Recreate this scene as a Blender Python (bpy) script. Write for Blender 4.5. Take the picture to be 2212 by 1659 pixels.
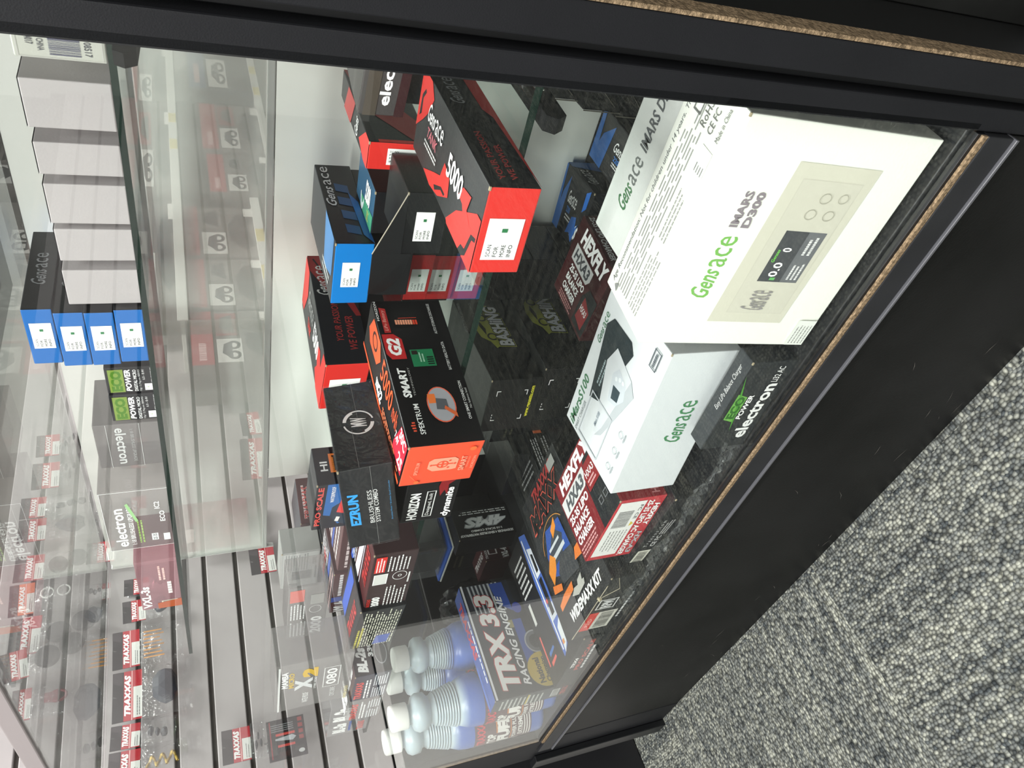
import bpy, bmesh, math, random
from mathutils import Vector, Matrix
random.seed(7)
S = bpy.context.scene
for o in list(bpy.data.objects): bpy.data.objects.remove(o)
C = S.collection
PI = math.pi
# ------------------------------------------------------------------ camera, light, exposure
cam = bpy.data.cameras.new('camera'); cam.sensor_width = 36; cam.sensor_fit = 'HORIZONTAL'
cam.lens = 1595/2212*36; cam.clip_start = .02; cam.clip_end = 60
co = bpy.data.objects.new('camera', cam); C.objects.link(co)
R_ = ((0.2366355, -0.69367687, -0.68030585), (-0.31279003, -0.7173054, 0.6226037), (-0.91987284, 0.06546275, -0.38671512))
m = Matrix(((R_[0][0], -R_[0][1], -R_[0][2], 0), (R_[1][0], -R_[1][1], -R_[1][2], -.38), (R_[2][0], -R_[2][1], -R_[2][2], .885), (0, 0, 0, 1)))
co.matrix_world = m
S.camera = co
S.view_settings.view_transform = 'Standard'; S.view_settings.look = 'None'; S.view_settings.gamma = 1
S.view_settings.use_curve_mapping = False
S.view_settings.exposure = 0.1
W = bpy.data.worlds.new('world'); S.world = W; W.use_nodes = True
W.node_tree.nodes['Background'].inputs[0].default_value = (.9, .95, 1, 1)
W.node_tree.nodes['Background'].inputs[1].default_value = .35

def area(name, loc, sx, sy, power, rot=(0, 0, 0), col=(1, .99, .975)):
    l = bpy.data.lights.new(name, 'AREA'); l.shape = 'RECTANGLE'; l.size = sx; l.size_y = sy; l.energy = power; l.color = col
    o = bpy.data.objects.new(name, l); C.objects.link(o); o.location = loc; o.rotation_euler = rot
    return o
LIGHTS = [(-.7, -.9, 72), (-.7, 1.5, 80), (1.0, -.9, 50), (.2, -2.2, 105)]  # the last one is added far in front to fill the front faces
for i, (lx, ly, p) in enumerate(LIGHTS):
    area('ceiling_light_source', (lx, ly, 2.72), 1.15, .28, p)

# ------------------------------------------------------------------ helpers
def lin(h):
    if isinstance(h, tuple): return h
    h = h.lstrip('#'); r = [int(h[i:i+2], 16)/255 for i in (0, 2, 4)]
    return tuple([c/12.92 if c <= .04045 else ((c+.055)/1.055)**2.4 for c in r]+[1])
MC = {}
def mat(h, rough=.45, spec=.4, metal=0, noise=0, nscale=60, bump=0, bscale=200, emit=0):
    k = (h, rough, spec, metal, noise, nscale, bump, bscale, emit)
    if k in MC: return MC[k]
    mt = bpy.data.materials.new('paint_'+str(h).strip('#')); mt.use_nodes = True
    nt = mt.node_tree; b = nt.nodes['Principled BSDF']; c = lin(h)
    b.inputs['Base Color'].default_value = c; b.inputs['Roughness'].default_value = rough
    b.inputs['Specular IOR Level'].default_value = spec; b.inputs['Metallic'].default_value = metal
    if emit: b.inputs['Emission Color'].default_value = c; b.inputs['Emission Strength'].default_value = emit
    tc = None
    if noise or bump: tc = nt.nodes.new('ShaderNodeTexCoord')
    if noise:
        n = nt.nodes.new('ShaderNodeTexNoise'); n.inputs['Scale'].default_value = nscale; n.inputs['Detail'].default_value = 5
        nt.links.new(tc.outputs['Object'], n.inputs['Vector'])
        r = nt.nodes.new('ShaderNodeValToRGB'); r.color_ramp.elements[0].position = .35; r.color_ramp.elements[1].position = .7
        r.color_ramp.elements[0].color = tuple([x*(1-noise) for x in c[:3]]+[1]); r.color_ramp.elements[1].color = tuple([min(1, x*(1+noise)+noise*.01) for x in c[:3]]+[1])
        nt.links.new(n.outputs['Fac'], r.inputs[0]); nt.links.new(r.outputs[0], b.inputs['Base Color'])
    if bump:
        n = nt.nodes.new('ShaderNodeTexNoise'); n.inputs['Scale'].default_value = bscale
        nt.links.new(tc.outputs['Object'], n.inputs['Vector'])
        u = nt.nodes.new('ShaderNodeBump'); u.inputs['Strength'].default_value = bump; u.inputs['Distance'].default_value = .002
        nt.links.new(n.outputs['Fac'], u.inputs['Height']); nt.links.new(u.outputs[0], b.inputs['Normal'])
    MC[k] = mt; return mt
def clear(name, tint=(1, 1, 1, 1), dif=(.8, .8, .8, 1), fac=.1, rough=.03, ior=1.45, gain=1.0, wrinkle=0, wscale=40):
    if name in MC: return MC[name]
    mt = bpy.data.materials.new(name); mt.use_nodes = True; nt = mt.node_tree; nt.nodes.clear()
    out = nt.nodes.new('ShaderNodeOutputMaterial'); tr = nt.nodes.new('ShaderNodeBsdfTransparent'); tr.inputs[0].default_value = tint
    df = nt.nodes.new('ShaderNodeBsdfDiffuse'); df.inputs[0].default_value = dif
    gl = nt.nodes.new('ShaderNodeBsdfGlossy'); gl.inputs['Roughness'].default_value = rough
    m1 = nt.nodes.new('ShaderNodeMixShader'); m1.inputs[0].default_value = fac
    nt.links.new(tr.outputs[0], m1.inputs[1]); nt.links.new(df.outputs[0], m1.inputs[2])
    fr = nt.nodes.new('ShaderNodeLayerWeight'); fr.inputs['Blend'].default_value = .5      # Schlick reflectance, same from both sides
    pw = nt.nodes.new('ShaderNodeMath'); pw.operation = 'POWER'; pw.inputs[1].default_value = 5; nt.links.new(fr.outputs['Facing'], pw.inputs[0])
    ma = nt.nodes.new('ShaderNodeMath'); ma.operation = 'MULTIPLY_ADD'; ma.inputs[1].default_value = .96; ma.inputs[2].default_value = .04; nt.links.new(pw.outputs[0], ma.inputs[0])
    mu = nt.nodes.new('ShaderNodeMath'); mu.operation = 'MULTIPLY'; mu.inputs[1].default_value = gain; mu.use_clamp = True
    nt.links.new(ma.outputs[0], mu.inputs[0])
    m2 = nt.nodes.new('ShaderNodeMixShader')
    nt.links.new(mu.outputs[0], m2.inputs[0]); nt.links.new(m1.outputs[0], m2.inputs[1]); nt.links.new(gl.outputs[0], m2.inputs[2])
    nt.links.new(m2.outputs[0], out.inputs[0])
    if wrinkle:
        tc = nt.nodes.new('ShaderNodeTexCoord'); n = nt.nodes.new('ShaderNodeTexNoise'); n.inputs['Scale'].default_value = wscale; n.inputs['Distortion'].default_value = 1.5
        nt.links.new(tc.outputs['Object'], n.inputs['Vector']); u = nt.nodes.new('ShaderNodeBump'); u.inputs['Strength'].default_value = wrinkle; u.inputs['Distance'].default_value = .01
        nt.links.new(n.outputs['Fac'], u.inputs['Height'])
        nt.links.new(u.outputs[0], gl.inputs['Normal']); nt.links.new(u.outputs[0], fr.inputs['Normal'])
    MC[name] = mt; return mt
GLASS = clear('window_glass', (.97, .985, .975, 1), fac=0, rough=0, gain=1.0)
SHELFG = clear('shelf_glass', (.93, .96, .945, 1), fac=0, rough=0, gain=.8)
GEDGE = mat('#0f231c', .2, .35)
HAZE = clear('reflection_haze', (.95, .95, .93, 1), (.86, .86, .83, 1), fac=.36, rough=.08, gain=1.0)  # diffuse white mixed in as painted haze for reflections on the panes
BAG = clear('polybag_film', (.98, .98, .98, 1), (.8, .82, .84, 1), fac=.05, rough=.12, gain=1.6, wrinkle=.8, wscale=45)
CLAM = clear('clamshell_plastic', (.92, .93, .94, 1), (.6, .6, .6, 1), fac=.12, rough=.06, gain=1.4)
TINT = clear('smoked_plastic', (.62, .6, .6, 1), (.3, .28, .28, 1), fac=.45, rough=.08, gain=1.2)
PALE = clear('reflection_ghost', (.9, .9, .9, 1), (.5, .48, .47, 1), fac=.30, rough=.1, gain=1.1)  # faded see-through grey stands in for reflections in the glass
ROSE = clear('rose_plastic', (.85, .6, .65, 1), (.45, .25, .28, 1), fac=.42, rough=.1, gain=1.1)
BLK = mat('#141516', .42, .35, bump=.12, bscale=700)
BLKP = mat('#0e0f11', .3, .5)
STILE = mat('#131417', .6, .22, bump=.08, bscale=1100, noise=.1, nscale=8)

def link(name, me, parent=None):
    o = bpy.data.objects.new(name, me); C.objects.link(o)
    if parent is not None: o.parent = parent
    return o
def bm_obj(name, bm, mats, parent=None, smooth=False):
    me = bpy.data.meshes.new(name); bm.normal_update(); bm.to_mesh(me); bm.free()
    for mm in (mats if isinstance(mats, (list, tuple)) else [mats]): me.materials.append(mm)
    if smooth:
        for p in me.polygons: p.use_smooth = True
    return link(name, me, parent)
def add_box(bm, x0, x1, y0, y1, z0, z1, mi=0, bev=0):
    r = bmesh.ops.create_cube(bm, size=1)
    for v in r['verts']: v.co = Vector(((x0+x1)/2+v.co.x*(x1-x0), (y0+y1)/2+v.co.y*(y1-y0), (z0+z1)/2+v.co.z*(z1-z0)))
    fs = set(f for v in r['verts'] for f in v.link_faces)
    for f in fs: f.material_index = mi
    if bev:
        es = list(set(e for v in r['verts'] for e in v.link_edges))
        bmesh.ops.bevel(bm, geom=es, offset=bev, segments=2, affect='EDGES', profile=.5, material=-1)
def boxo(name, x0, x1, y0, y1, z0, z1, mt, parent=None, bev=.001):
    bm = bmesh.new(); add_box(bm, x0, x1, y0, y1, z0, z1, 0, bev); return bm_obj(name, bm, mt, parent)
def lathe(bm, prof, n=28, cx=0, cy=0, mi=0):
    rings = []
    for r, z in prof:
        rings.append([bm.verts.new((cx+r*math.cos(2*PI*i/n), cy+r*math.sin(2*PI*i/n), z)) for i in range(n)])
    for a, b in zip(rings, rings[1:]):
        for i in range(n):
            f = bm.faces.new((a[i], a[(i+1) % n], b[(i+1) % n], b[i])); f.material_index = mi; f.smooth = True
    f = bm.faces.new(rings[-1]); f.material_index = mi
    f = bm.faces.new(rings[0][::-1]); f.material_index = mi
def tube(bm, pts, r, n=6, mi=0, closed=False):
    pts = [Vector(p) for p in pts]; rings = []
    for i, p in enumerate(pts):
        a = pts[i-1] if i or closed else p; b = pts[(i+1) % len(pts)] if i < len(pts)-1 or closed else p
        t = (b-a).normalized(); s = t.cross(Vector((0, 0, 1)))
        if s.length < .1: s = t.cross(Vector((1, 0, 0)))
        s.normalize(); u = s.cross(t)
        rings.append([bm.verts.new(p+(s*math.cos(2*PI*k/n)+u*math.sin(2*PI*k/n))*r) for k in range(n)])
    L = list(zip(rings, rings[1:]))+([(rings[-1], rings[0])] if closed else [])
    for a, b in L:
        for k in range(n):
            f = bm.faces.new((a[k], a[(k+1) % n], b[(k+1) % n], b[k])); f.smooth = True; f.material_index = mi
def empty(name, loc, rz=0, rx=0, ry=0):
    o = bpy.data.objects.new(name, None); C.objects.link(o); o.location = loc; o.rotation_euler = (rx, ry, rz); o.empty_display_size = .02
    return o
def tag(o, label, cat, group=None):
    o['label'] = label; o['category'] = cat
    if group: o['group'] = group
    return o
def struct(o): o['kind'] = 'structure'; return o

# ------------------------------------------------------------------ print artwork
TXT = {}
def text_mesh(s, sh, bold):
    k = (s, sh, bold)
    if k in TXT: return TXT[k]
    cu = bpy.data.curves.new('t', 'FONT'); cu.body = s; cu.size = 1; cu.resolution_u = 2; cu.shear = sh; cu.offset = bold
    cu.fill_mode = 'FRONT'
    if cu.extrude: cu.extrude = 0
    o = bpy.data.objects.new('t', cu); C.objects.link(o)
    bpy.context.view_layer.update()
    me = bpy.data.meshes.new_from_object(o.evaluated_get(bpy.context.evaluated_depsgraph_get()))
    vs = [(v.co.x, v.co.y) for v in me.vertices]; fs = [tuple(p.vertices) for p in me.polygons]
    bpy.data.objects.remove(o); bpy.data.curves.remove(cu); bpy.data.meshes.remove(me)
    x0 = min(v[0] for v in vs); x1 = max(v[0] for v in vs); y0 = min(v[1] for v in vs); y1 = max(v[1] for v in vs)
    vs = [((a-x0)/(x1-x0), (b-y0)/(y1-y0)) for a, b in vs]
    TXT[k] = (vs, fs); return TXT[k]
def T(s, u0, v0, u1, v1, c='#ffffff', sh=0, b=.02): return ('t', s, u0, v0, u1, v1, c, sh, b)
def R(u0, v0, u1, v1, c): return ('r', u0, v0, u1, v1, c)
def Pg(pts, c): return ('p', pts, c)
def E(cu, cv, ru, rv, c): return ('p', [(cu+ru*math.cos(2*PI*i/24), cv+rv*math.sin(2*PI*i/24)) for i in range(24)], c)
def RG(cu, cv, ru, rv, c, th=.15, a0=0, a1=360): return ('g', cu, cv, ru, rv, c, th, a0, a1)
def LN(u0, v0, u1, v1, n, c, fill=.5): return ('l', u0, v0, u1, v1, n, c, fill)
def BC(u0, v0, u1, v1, c='#101014'): return ('b', u0, v0, u1, v1, c)
def FR(u0, v0, u1, v1, c, t=.02, tv=None):
    tv = tv or t
    return [R(u0, v0, u1, v0+tv, c), R(u0, v1-tv, u1, v1, c), R(u0, v0, u0+t, v1, c), R(u1-t, v0, u1, v1, c)]
def art(name, parent, org, ex, ey, W_, H_, items, rot=0, rough=.4):
    """flat print on a rectangular face: org corner, ex/ey unit vectors, W_/H_ extents; rot turns the artwork"""
    org = Vector(org); ex = Vector(ex); ey = Vector(ey); nz = ex.cross(ey).normalized()
    if rot == 90: org, ex, ey, W_, H_ = org+ex*W_, ey, -ex, H_, W_
    elif rot == 180: org, ex, ey = org+ex*W_+ey*H_, -ex, -ey
    elif rot == 270: org, ex, ey, W_, H_ = org+ey*H_, -ey, ex, H_, W_
    V = []; F = []; MI = []; mats = []; idx = {}; lay = [0]
    def mi(c):
        if c not in idx: idx[c] = len(mats); mats.append(mat(c, rough, .4))
        return idx[c]
    def put(vs, fs, c):
        z = .0004+lay[0]*.00007; b = len(V)
        V.extend([org+ex*(u*W_)+ey*(v*H_)+nz*z for u, v in vs])
        for f in fs: F.append([b+i for i in f]); MI.append(mi(c))
    flat = []
    for it in items:
        if isinstance(it, list): flat += it
        else: flat.append(it)
    for it in flat:
        k = it[0]
        if k == 't':
            _, s, u0, v0, u1, v1, c, sh, bo = it
            vs, fs = text_mesh(s, sh, bo); put([(u0+a*(u1-u0), v0+b*(v1-v0)) for a, b in vs], fs, c)
        elif k == 'r':
            _, u0, v0, u1, v1, c = it; put([(u0, v0), (u1, v0), (u1, v1), (u0, v1)], [(0, 1, 2, 3)], c)
        elif k == 'p': put(it[1], [tuple(range(len(it[1])))], it[2])
        elif k == 'g':
            _, cu, cv, ru, rv, c, th, a0, a1 = it; n = 28; vs = []; fs = []
            for i in range(n+1):
                a = math.radians(a0+(a1-a0)*i/n)
                vs += [(cu+ru*math.cos(a), cv+rv*math.sin(a)), (cu+ru*(1-th)*math.cos(a), cv+rv*(1-th)*math.sin(a))]
            for i in range(n): fs.append((2*i, 2*i+1, 2*i+3, 2*i+2))
            put(vs, fs, c)
        elif k == 'l':
            _, u0, v0, u1, v1, n, c, fill = it; vs = []; fs = []
            for i in range(n):
                va = v1-(i+.5)*(v1-v0)/n; h = (v1-v0)/n*fill*.5; u = u0; end = u1-(u1-u0)*random.uniform(0, .22)
                while u < end:
                    w = (u1-u0)*random.uniform(.04, .13); e = min(u+w, end); b = len(vs)
                    vs += [(u, va-h), (e, va-h), (e, va+h), (u, va+h)]; fs.append((b, b+1, b+2, b+3)); u = e+(u1-u0)*.022
            put(vs, fs, c)
        elif k == 'b':
            _, u0, v0, u1, v1, c = it; u = u0; vs = []; fs = []
            while u < u1:
                w = (u1-u0)*random.choice((.008, .012, .02)); b = len(vs)
                vs += [(u, v0), (u+w, v0), (u+w, v1), (u, v1)]; fs.append((b, b+1, b+2, b+3)); u += w+(u1-u0)*random.choice((.01, .015, .022))
            put(vs, fs, c)
        lay[0] += 1
    me = bpy.data.meshes.new(name); me.from_pydata([tuple(v) for v in V], [], F)
    for mm in mats: me.materials.append(mm)
    me.polygons.foreach_set('material_index', MI); me.update()
    return link(name, me, parent)
def face_frame(f, l, w, h):
    if f == 'F': return (0, 0, 0), (1, 0, 0), (0, 0, 1), l, h
    if f == 'R': return (l, 0, 0), (0, 1, 0), (0, 0, 1), w, h
    if f == 'T': return (0, 0, h), (1, 0, 0), (0, 1, 0), l, w
    if f == 'L': return (0, w, 0), (0, -1, 0), (0, 0, 1), w, h
PN = {'F': 'front_print', 'R': 'side_print', 'T': 'top_print', 'L': 'side_print'}
def carton(name, label, pose, cols, prints=(), cat='box', group=None, rough=.38, bev=.0012, body='carton', mt=None, tabs=True, tilt=(0, 0)):
    """pose = x,y,z,yaw,l,w,h ; cols: colour of all faces or dict by face F,B,L,R,T,D ; prints: (face, rot, items)"""
    x, y, z, a, l, w, h = pose
    root = tag(empty(name, (x, y, z), math.radians(a), math.radians(tilt[0]), math.radians(tilt[1])), label, cat, group)
    bm = bmesh.new(); add_box(bm, 0, l, 0, w, 0, h, 0, bev)
    if mt is not None: mats = [mt]
    else:
        if not isinstance(cols, dict): cols = {'*': cols}
        keys = list(cols); mats = [mat(cols[k], rough, .4, bump=.05, bscale=400) for k in keys]
        bm.normal_update()
        for f in bm.faces:
            n = f.normal; d = max((('R', n.x), ('L', -n.x), ('B', n.y), ('F', -n.y), ('T', n.z), ('D', -n.z)), key=lambda q: q[1])
            f.material_index = keys.index(d[0]) if d[0] in keys else keys.index('*')
    bm_obj(body, bm, mats, root)
    for f, rot, items in prints:
        o_, ex, ey, W_, H_ = face_frame(f, l, w, h); art(PN[f], root, o_, ex, ey, W_, H_, items, rot)
    if tabs and mt is None:   # folded-over cardboard tabs at the end face
        bm = bmesh.new(); t = .0016
        add_box(bm, l-.003, l+.0002, -.0005, .0010, h-.0012, h+.0006, 0, .0003)
        bm_obj('cardboard_tab', bm, mat('#a3967c', .8), root)
    return root
def scan_label(u0, v0, u1, v1, rot=0):
    w = u1-u0; h = v1-v0; it = [R(u0, v0, u1, v1, '#f4f4f2')]
    for i, s in enumerate(('SCAN', 'FOR', 'MORE', 'INFO')):
        it.append(T(s, u0+w*.08, v1-h*(.12+.2*i)-h*.12, u0+w*(.2+.08*min(len(s), 4)*.55), v1-h*(.12+.2*i), '#33353a', 0, 0))
    it.append(R(u0+w*.68, v0+h*.42, u0+w*.77, v0+h*.58, '#2f7a4c'))
    return it
def ga(u0, v0, u1, v1, c1, c2=None):       # two-word maker name in two letterings
    m_ = u0+(u1-u0)*.5
    return [T('Gens', u0, v0, m_-(u1-u0)*.02, v1, c1, .45, .012), T('ace', m_+(u1-u0)*.02, v0, u1, v0+(v1-v0)*.82, c2 or c1, 0, .0)]
GREY_, RED_, BLUE_, BLK_ = '#8b8d90', '#d8312b', '#1467b4', '#17181a'

# ------------------------------------------------------------------ room shell
XB, YB = -.90, -.62
def carpet():
    mt = bpy.data.materials.new('loop_carpet'); mt.use_nodes = True; nt = mt.node_tree; b = nt.nodes['Principled BSDF']; L = nt.links.new
    b.inputs['Roughness'].default_value = .95; b.inputs['Specular IOR Level'].default_value = .1
    tc = nt.nodes.new('ShaderNodeTexCoord')
    N = nt.nodes.new
    def math_(op, x, y=None):
        q = N('ShaderNodeMath'); q.operation = op
        for i, w in enumerate((x, y)):
            if w is None: continue
            if isinstance(w, (int, float)): q.inputs[i].default_value = w
            else: L(w, q.inputs[i])
        return q.outputs[0]
    sp = N('ShaderNodeSeparateXYZ'); L(tc.outputs['Object'], sp.inputs[0])
    # quarter-turned carpet tiles: which way the loop rows run
    tx = math_('FLOOR', math_('DIVIDE', math_('SUBTRACT', sp.outputs['X'], XB), .61)); ty = math_('FLOOR', math_('DIVIDE', math_('SUBTRACT', sp.outputs['Y'], YB), .61))
    par = math_('FLOORED_MODULO', math_('ADD', tx, ty), 2.0)
    cx_ = N('ShaderNodeCombineXYZ'); L(math_('MULTIPLY', sp.outputs['X'], 1.0), cx_.inputs[0]); L(sp.outputs['Y'], cx_.inputs[1])
    cy_ = N('ShaderNodeCombineXYZ'); L(sp.outputs['Y'], cy_.inputs[0]); L(sp.outputs['X'], cy_.inputs[1])
    sw = N('ShaderNodeMix'); sw.data_type = 'VECTOR'; L(par, sw.inputs[0]); L(cx_.outputs[0], sw.inputs[4]); L(cy_.outputs[0], sw.inputs[5])
    mp = N('ShaderNodeMapping'); mp.inputs['Scale'].default_value = (.85, 1.15, 1); L(sw.outputs[1], mp.inputs[0])
    v = N('ShaderNodeTexVoronoi'); v.inputs['Scale'].default_value = 185; v.inputs['Randomness'].default_value = .62; L(mp.outputs[0], v.inputs['Vector'])
    mp2 = N('ShaderNodeMapping'); mp2.inputs['Scale'].default_value = (1.1, 30, 1); L(sw.outputs[1], mp2.inputs[0])
    n2 = N('ShaderNodeTexNoise'); n2.inputs['Scale'].default_value = 1.6; n2.inputs['Detail'].default_value = 4; L(mp2.outputs[0], n2.inputs['Vector'])
    r = N('ShaderNodeValToRGB'); e = r.color_ramp.elements; e[0].position = .30; e[0].color = lin('#44494b'); e[1].position = .74; e[1].color = lin('#9fa195')
    q = r.color_ramp.elements.new(.5); q.color = lin('#717470')
    s_ = N('ShaderNodeSeparateColor'); L(v.outputs['Color'], s_.inputs[0])
    L(math_('ADD', math_('MULTIPLY', s_.outputs[0], .32), math_('MULTIPLY', n2.outputs['Fac'], .72)), r.inputs[0])
    d = N('ShaderNodeMapRange'); d.inputs['From Min'].default_value = .25; d.inputs['From Max'].default_value = .7; d.inputs['To Min'].default_value = 1.1; d.inputs['To Max'].default_value = .25; L(v.outputs['Distance'], d.inputs['Value'])
    mx = N('ShaderNodeMix'); mx.data_type = 'RGBA'; mx.blend_type = 'MULTIPLY'; mx.inputs[0].default_value = 1
    L(r.outputs[0], mx.inputs[6]); L(d.outputs[0], mx.inputs[7]); L(mx.outputs[2], b.inputs['Base Color'])
    u = nt.nodes.new('ShaderNodeBump'); u.inputs['Strength'].default_value = .9; u.inputs['Distance'].default_value = .003; u.invert = True; L(v.outputs['Distance'], u.inputs['Height']); L(u.outputs[0], b.inputs['Normal'])
    return mt
def plane(name, pts, mt):
    me = bpy.data.meshes.new(name); me.from_pydata(pts, [], [tuple(range(len(pts)))]); me.materials.append(mt); return struct(link(name, me))
boxo('floor', -1.83, 3, -3.2, 4.6, -.02, 0, carpet(), bev=0)['kind'] = 'structure'
boxo('ceiling', -1.83, 3, -3.2, 4.6, 2.8, 2.84, mat('#dddddb', .9), bev=0)['kind'] = 'structure'
boxo('wall_back', -1.83, 3, 4.6, 4.64, 0, 2.8, mat('#c9cac4', .8), bev=0)['kind'] = 'structure'
boxo('wall_front', -1.83, 3, -3.24, -3.2, 0, 2.8, mat('#cfcfca', .8), bev=0)['kind'] = 'structure'
boxo('wall_right', 3, 3.04, -3.2, 4.6, 0, 2.8, mat('#a3a29e', .8), bev=0)['kind'] = 'structure'
wl = struct(boxo('wall_left', -1.87, -1.83, -3.2, 4.6, 0, 2.8, mat('#4a4846', .8), bev=0))
slat_m = mat('#a9a3a3', .4, .4, noise=.06, nscale=6)
P0 = .0745
k = -5
sl_me = None
while True:
    z0 = .910+P0*k+.005; z1 = z0+P0-.010
    if z0 > 1.345: break
    if z0 > .54:
        if sl_me is None:
            bm = bmesh.new(); add_box(bm, -.012, .0, -3.19, 4.59, 0, P0-.010, 0, .002); o = bm_obj('slat', bm, slat_m, wl); sl_me = o.data
        else: o = link('slat', sl_me, wl)
        o.location = (-1.79, 0, z0)
    k += 1
# groove core behind the slats, and the base cabinets below
boxo('slat_backing', -1.828, -1.80, -3.19, 4.59, .55, 1.41, mat('#5d5754', .7), wl, bev=0)
for x, y, p in LIGHTS:
    r = tag(empty('ceiling_light', (x, y, 2.8)), 'ceiling light', 'light', 'fluorescent ceiling lights over the showcase')
    r['label'] = 'fluorescent ceiling light '+{(-.7, -.9): 'nearest in front of the showcase', (-.7, 1.5): 'behind the showcase', (1.0, -.9): 'to the right in front of the neighbouring cabinet', (.2, -2.2): 'added far in front, unseen, as fill'}[(x, y)]
    boxo('light_frame', -.62, .62, -.18, .18, -.055, -.0, mat('#e4e4e2', .5), r)
    boxo('diffuser', -.58, .58, -.15, .15, -.0632, -.0562, mat('#ffffff', .6, emit=2.5), r, bev=0)

# wall base cabinets under the slatwall, and an added white reflector
g = tag(boxo('base_cabinet', -1.785, -1.70, -.055, .62, .001, .54, mat('#1b1b1d', .4), bev=.003), 'black low base cabinet under the slatwall beyond the showcase end', 'cabinet')
g = tag(boxo('base_cabinet', -1.785, -1.70, -.40, -.06, .001, .54, mat('#dddad6', .5), bev=.003), 'unseen white block added under the slatwall to reflect a veil in the front glass', 'cabinet')  # added out of view; its reflection makes the pale veil on the glass
g = tag(boxo('base_cabinet', -1.785, -1.70, .64, 4.5, .001, .54, mat('#b9b9b3', .5), bev=.003), 'pale base cabinet under the slatwall behind the showcase', 'cabinet')

# ------------------------------------------------------------------ the showcase
case = tag(empty('display_case', (-.8, 0, 0)), 'black framed glass showcase filled with boxed batteries and chargers', 'showcase')
def cs(name, x0, x1, y0, y1, z0, z1, mt, bev=.0015):
    return boxo(name, x0+.8, x1+.8, y0, y1, z0, z1, mt, case, bev)
cs('right_stile', -.166, -.147, -.001, .018, .0, 1.10, STILE)
cs('right_panel', -.1465, -.1425, .012, .53, .0, 1.08, mat('#0b0c0e', .5), bev=.0005)
cs('left_stile', -1.555, -1.449, -.001, .018, .0, 1.08, STILE)
cs('left_stile_edge', -1.4485, -1.4468, -.001, .003, .327, 1.08, mat('#7a6850', .8, noise=.3, nscale=200), bev=.0003)
cs('corner_strip', -1.575, -1.535, -.0145, -.0015, .0, .312, mat('#101113', .35, .5))
cs('deck_board', -1.446, -.167, .004, .53, .302, .330, mat('#1a1b1d', .4, .4, bump=.1, bscale=300, noise=.2, nscale=15))
def edge_m():
    mt = mat('#776650', .85, .1, noise=.5, nscale=320, bump=.6, bscale=500); return mt
cs('particleboard_edge', -1.446, -.167, -.0062, -.0032, .3175, .3230, edge_m(), bev=.0004)
cs('glass_channel', -1.446, -.167, -.0031, .0035, .3165, .3262, mat('#121315', .4), bev=.0003)
cs('front_trim', -1.50, -.167, -.006, .003, .287, .3160, mat('#1b1c1f', .5, .35, bump=.06, bscale=1100, noise=.25, nscale=10), bev=.0012)
cs('trim_lip', -1.50, -.167, -.0085, .003, .2835, .2866, mat('#4c4d51', .35, .5), bev=.0006)
def kick_m():
    mt = mat('#070707', .5, .22, noise=.5, nscale=5, bump=.1, bscale=300); return mt
cs('kick_panel', -1.535, -.167, 0, .012, .0, .283, kick_m())
bm = bmesh.new()
random.seed(3)
for i in range(26):
    x = random.uniform(-1.48, -.35)+.8; z = random.choice((random.uniform(.005, .07), random.uniform(.02, .2))); L = random.uniform(.006, .035); a = random.uniform(-.5, .8)
    dx, dz = L*math.cos(a), L*math.sin(a); t = random.uniform(.0002, .0005)
    vs = [bm.verts.new(q) for q in ((x, -.0003, z-t), (x+dx/2, -.0003, z+dz*.35-t*1.5), (x+dx, -.0003, z+dz), (x+dx/2, -.0003, z+dz*.35+t*1.5))]; bm.faces.new(vs)
sc = bm_obj('scuff_marks', bm, mat('#55524e', .8), case); sc['kind'] = 'stuff'
cs('side_base_panel', -1.455, -1.4465, .02, .53, .0, .47, mat('#111214', .5))
cs('rear_base_panel', -1.44, -.15, .518, .53, .0, .30, mat('#111214', .5))
cs('front_glass', -1.446, -.160, -.0010, .0025, .327, 1.076, GLASS, bev=0)
cs('side_glass', -1.4515, -1.4475, .02, .53, .471, 1.076, GLASS, bev=0)
cs('top_glass', -1.446, -.160, .004, .53, 1.078, 1.084, GLASS, bev=0)
cs('top_front_rail', -1.55, -.166, -.004, .004, 1.0765, 1.0945, mat('#857e7e', .35, .5))
# sliding rear doors: panes with reflection haze painted in, a metal end strip and a white lower panel
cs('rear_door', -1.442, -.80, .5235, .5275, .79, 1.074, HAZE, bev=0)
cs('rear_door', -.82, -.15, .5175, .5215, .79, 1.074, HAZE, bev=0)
cs('door_end_strip', -1.4445, -1.4405, .518, .5285, .765, 1.074, mat('#d9d9d6', .25, .5, metal=.6))
cs('door_bottom_rail', -1.442, -.15, .5165, .5285, .780, .7895, mat('#b9bab6', .3, .5))
cs('rear_lower_panel', -1.20, -.15, .5185, .5255, .331, .779, mat('#f1f2ec', .5, noise=.04, nscale=4))
cs('rear_lower_frame', -1.442, -1.2005, .5185, .5255, .331, .655, mat('#1a1b1d', .5))
def shelf(name, x0, x1, y0, y1, z):
    bm = bmesh.new(); add_box(bm, x0+.8, x1+.8, y0, y1, z-.0065, z-.0003, 0)
    bm.normal_update()
    for f in bm.faces:
        if abs(f.normal.z) < .5: f.material_index = 1
    return bm_obj(name, bm, [SHELFG, GEDGE], case)
shelf('lower_glass_shelf', -.905, -.17, .093, .512, .653)
shelf('lower_glass_shelf', -1.440, -.909, .093, .512, .653)
shelf('upper_glass_shelf', -1.440, -.17, .31, .512, .940)
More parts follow.
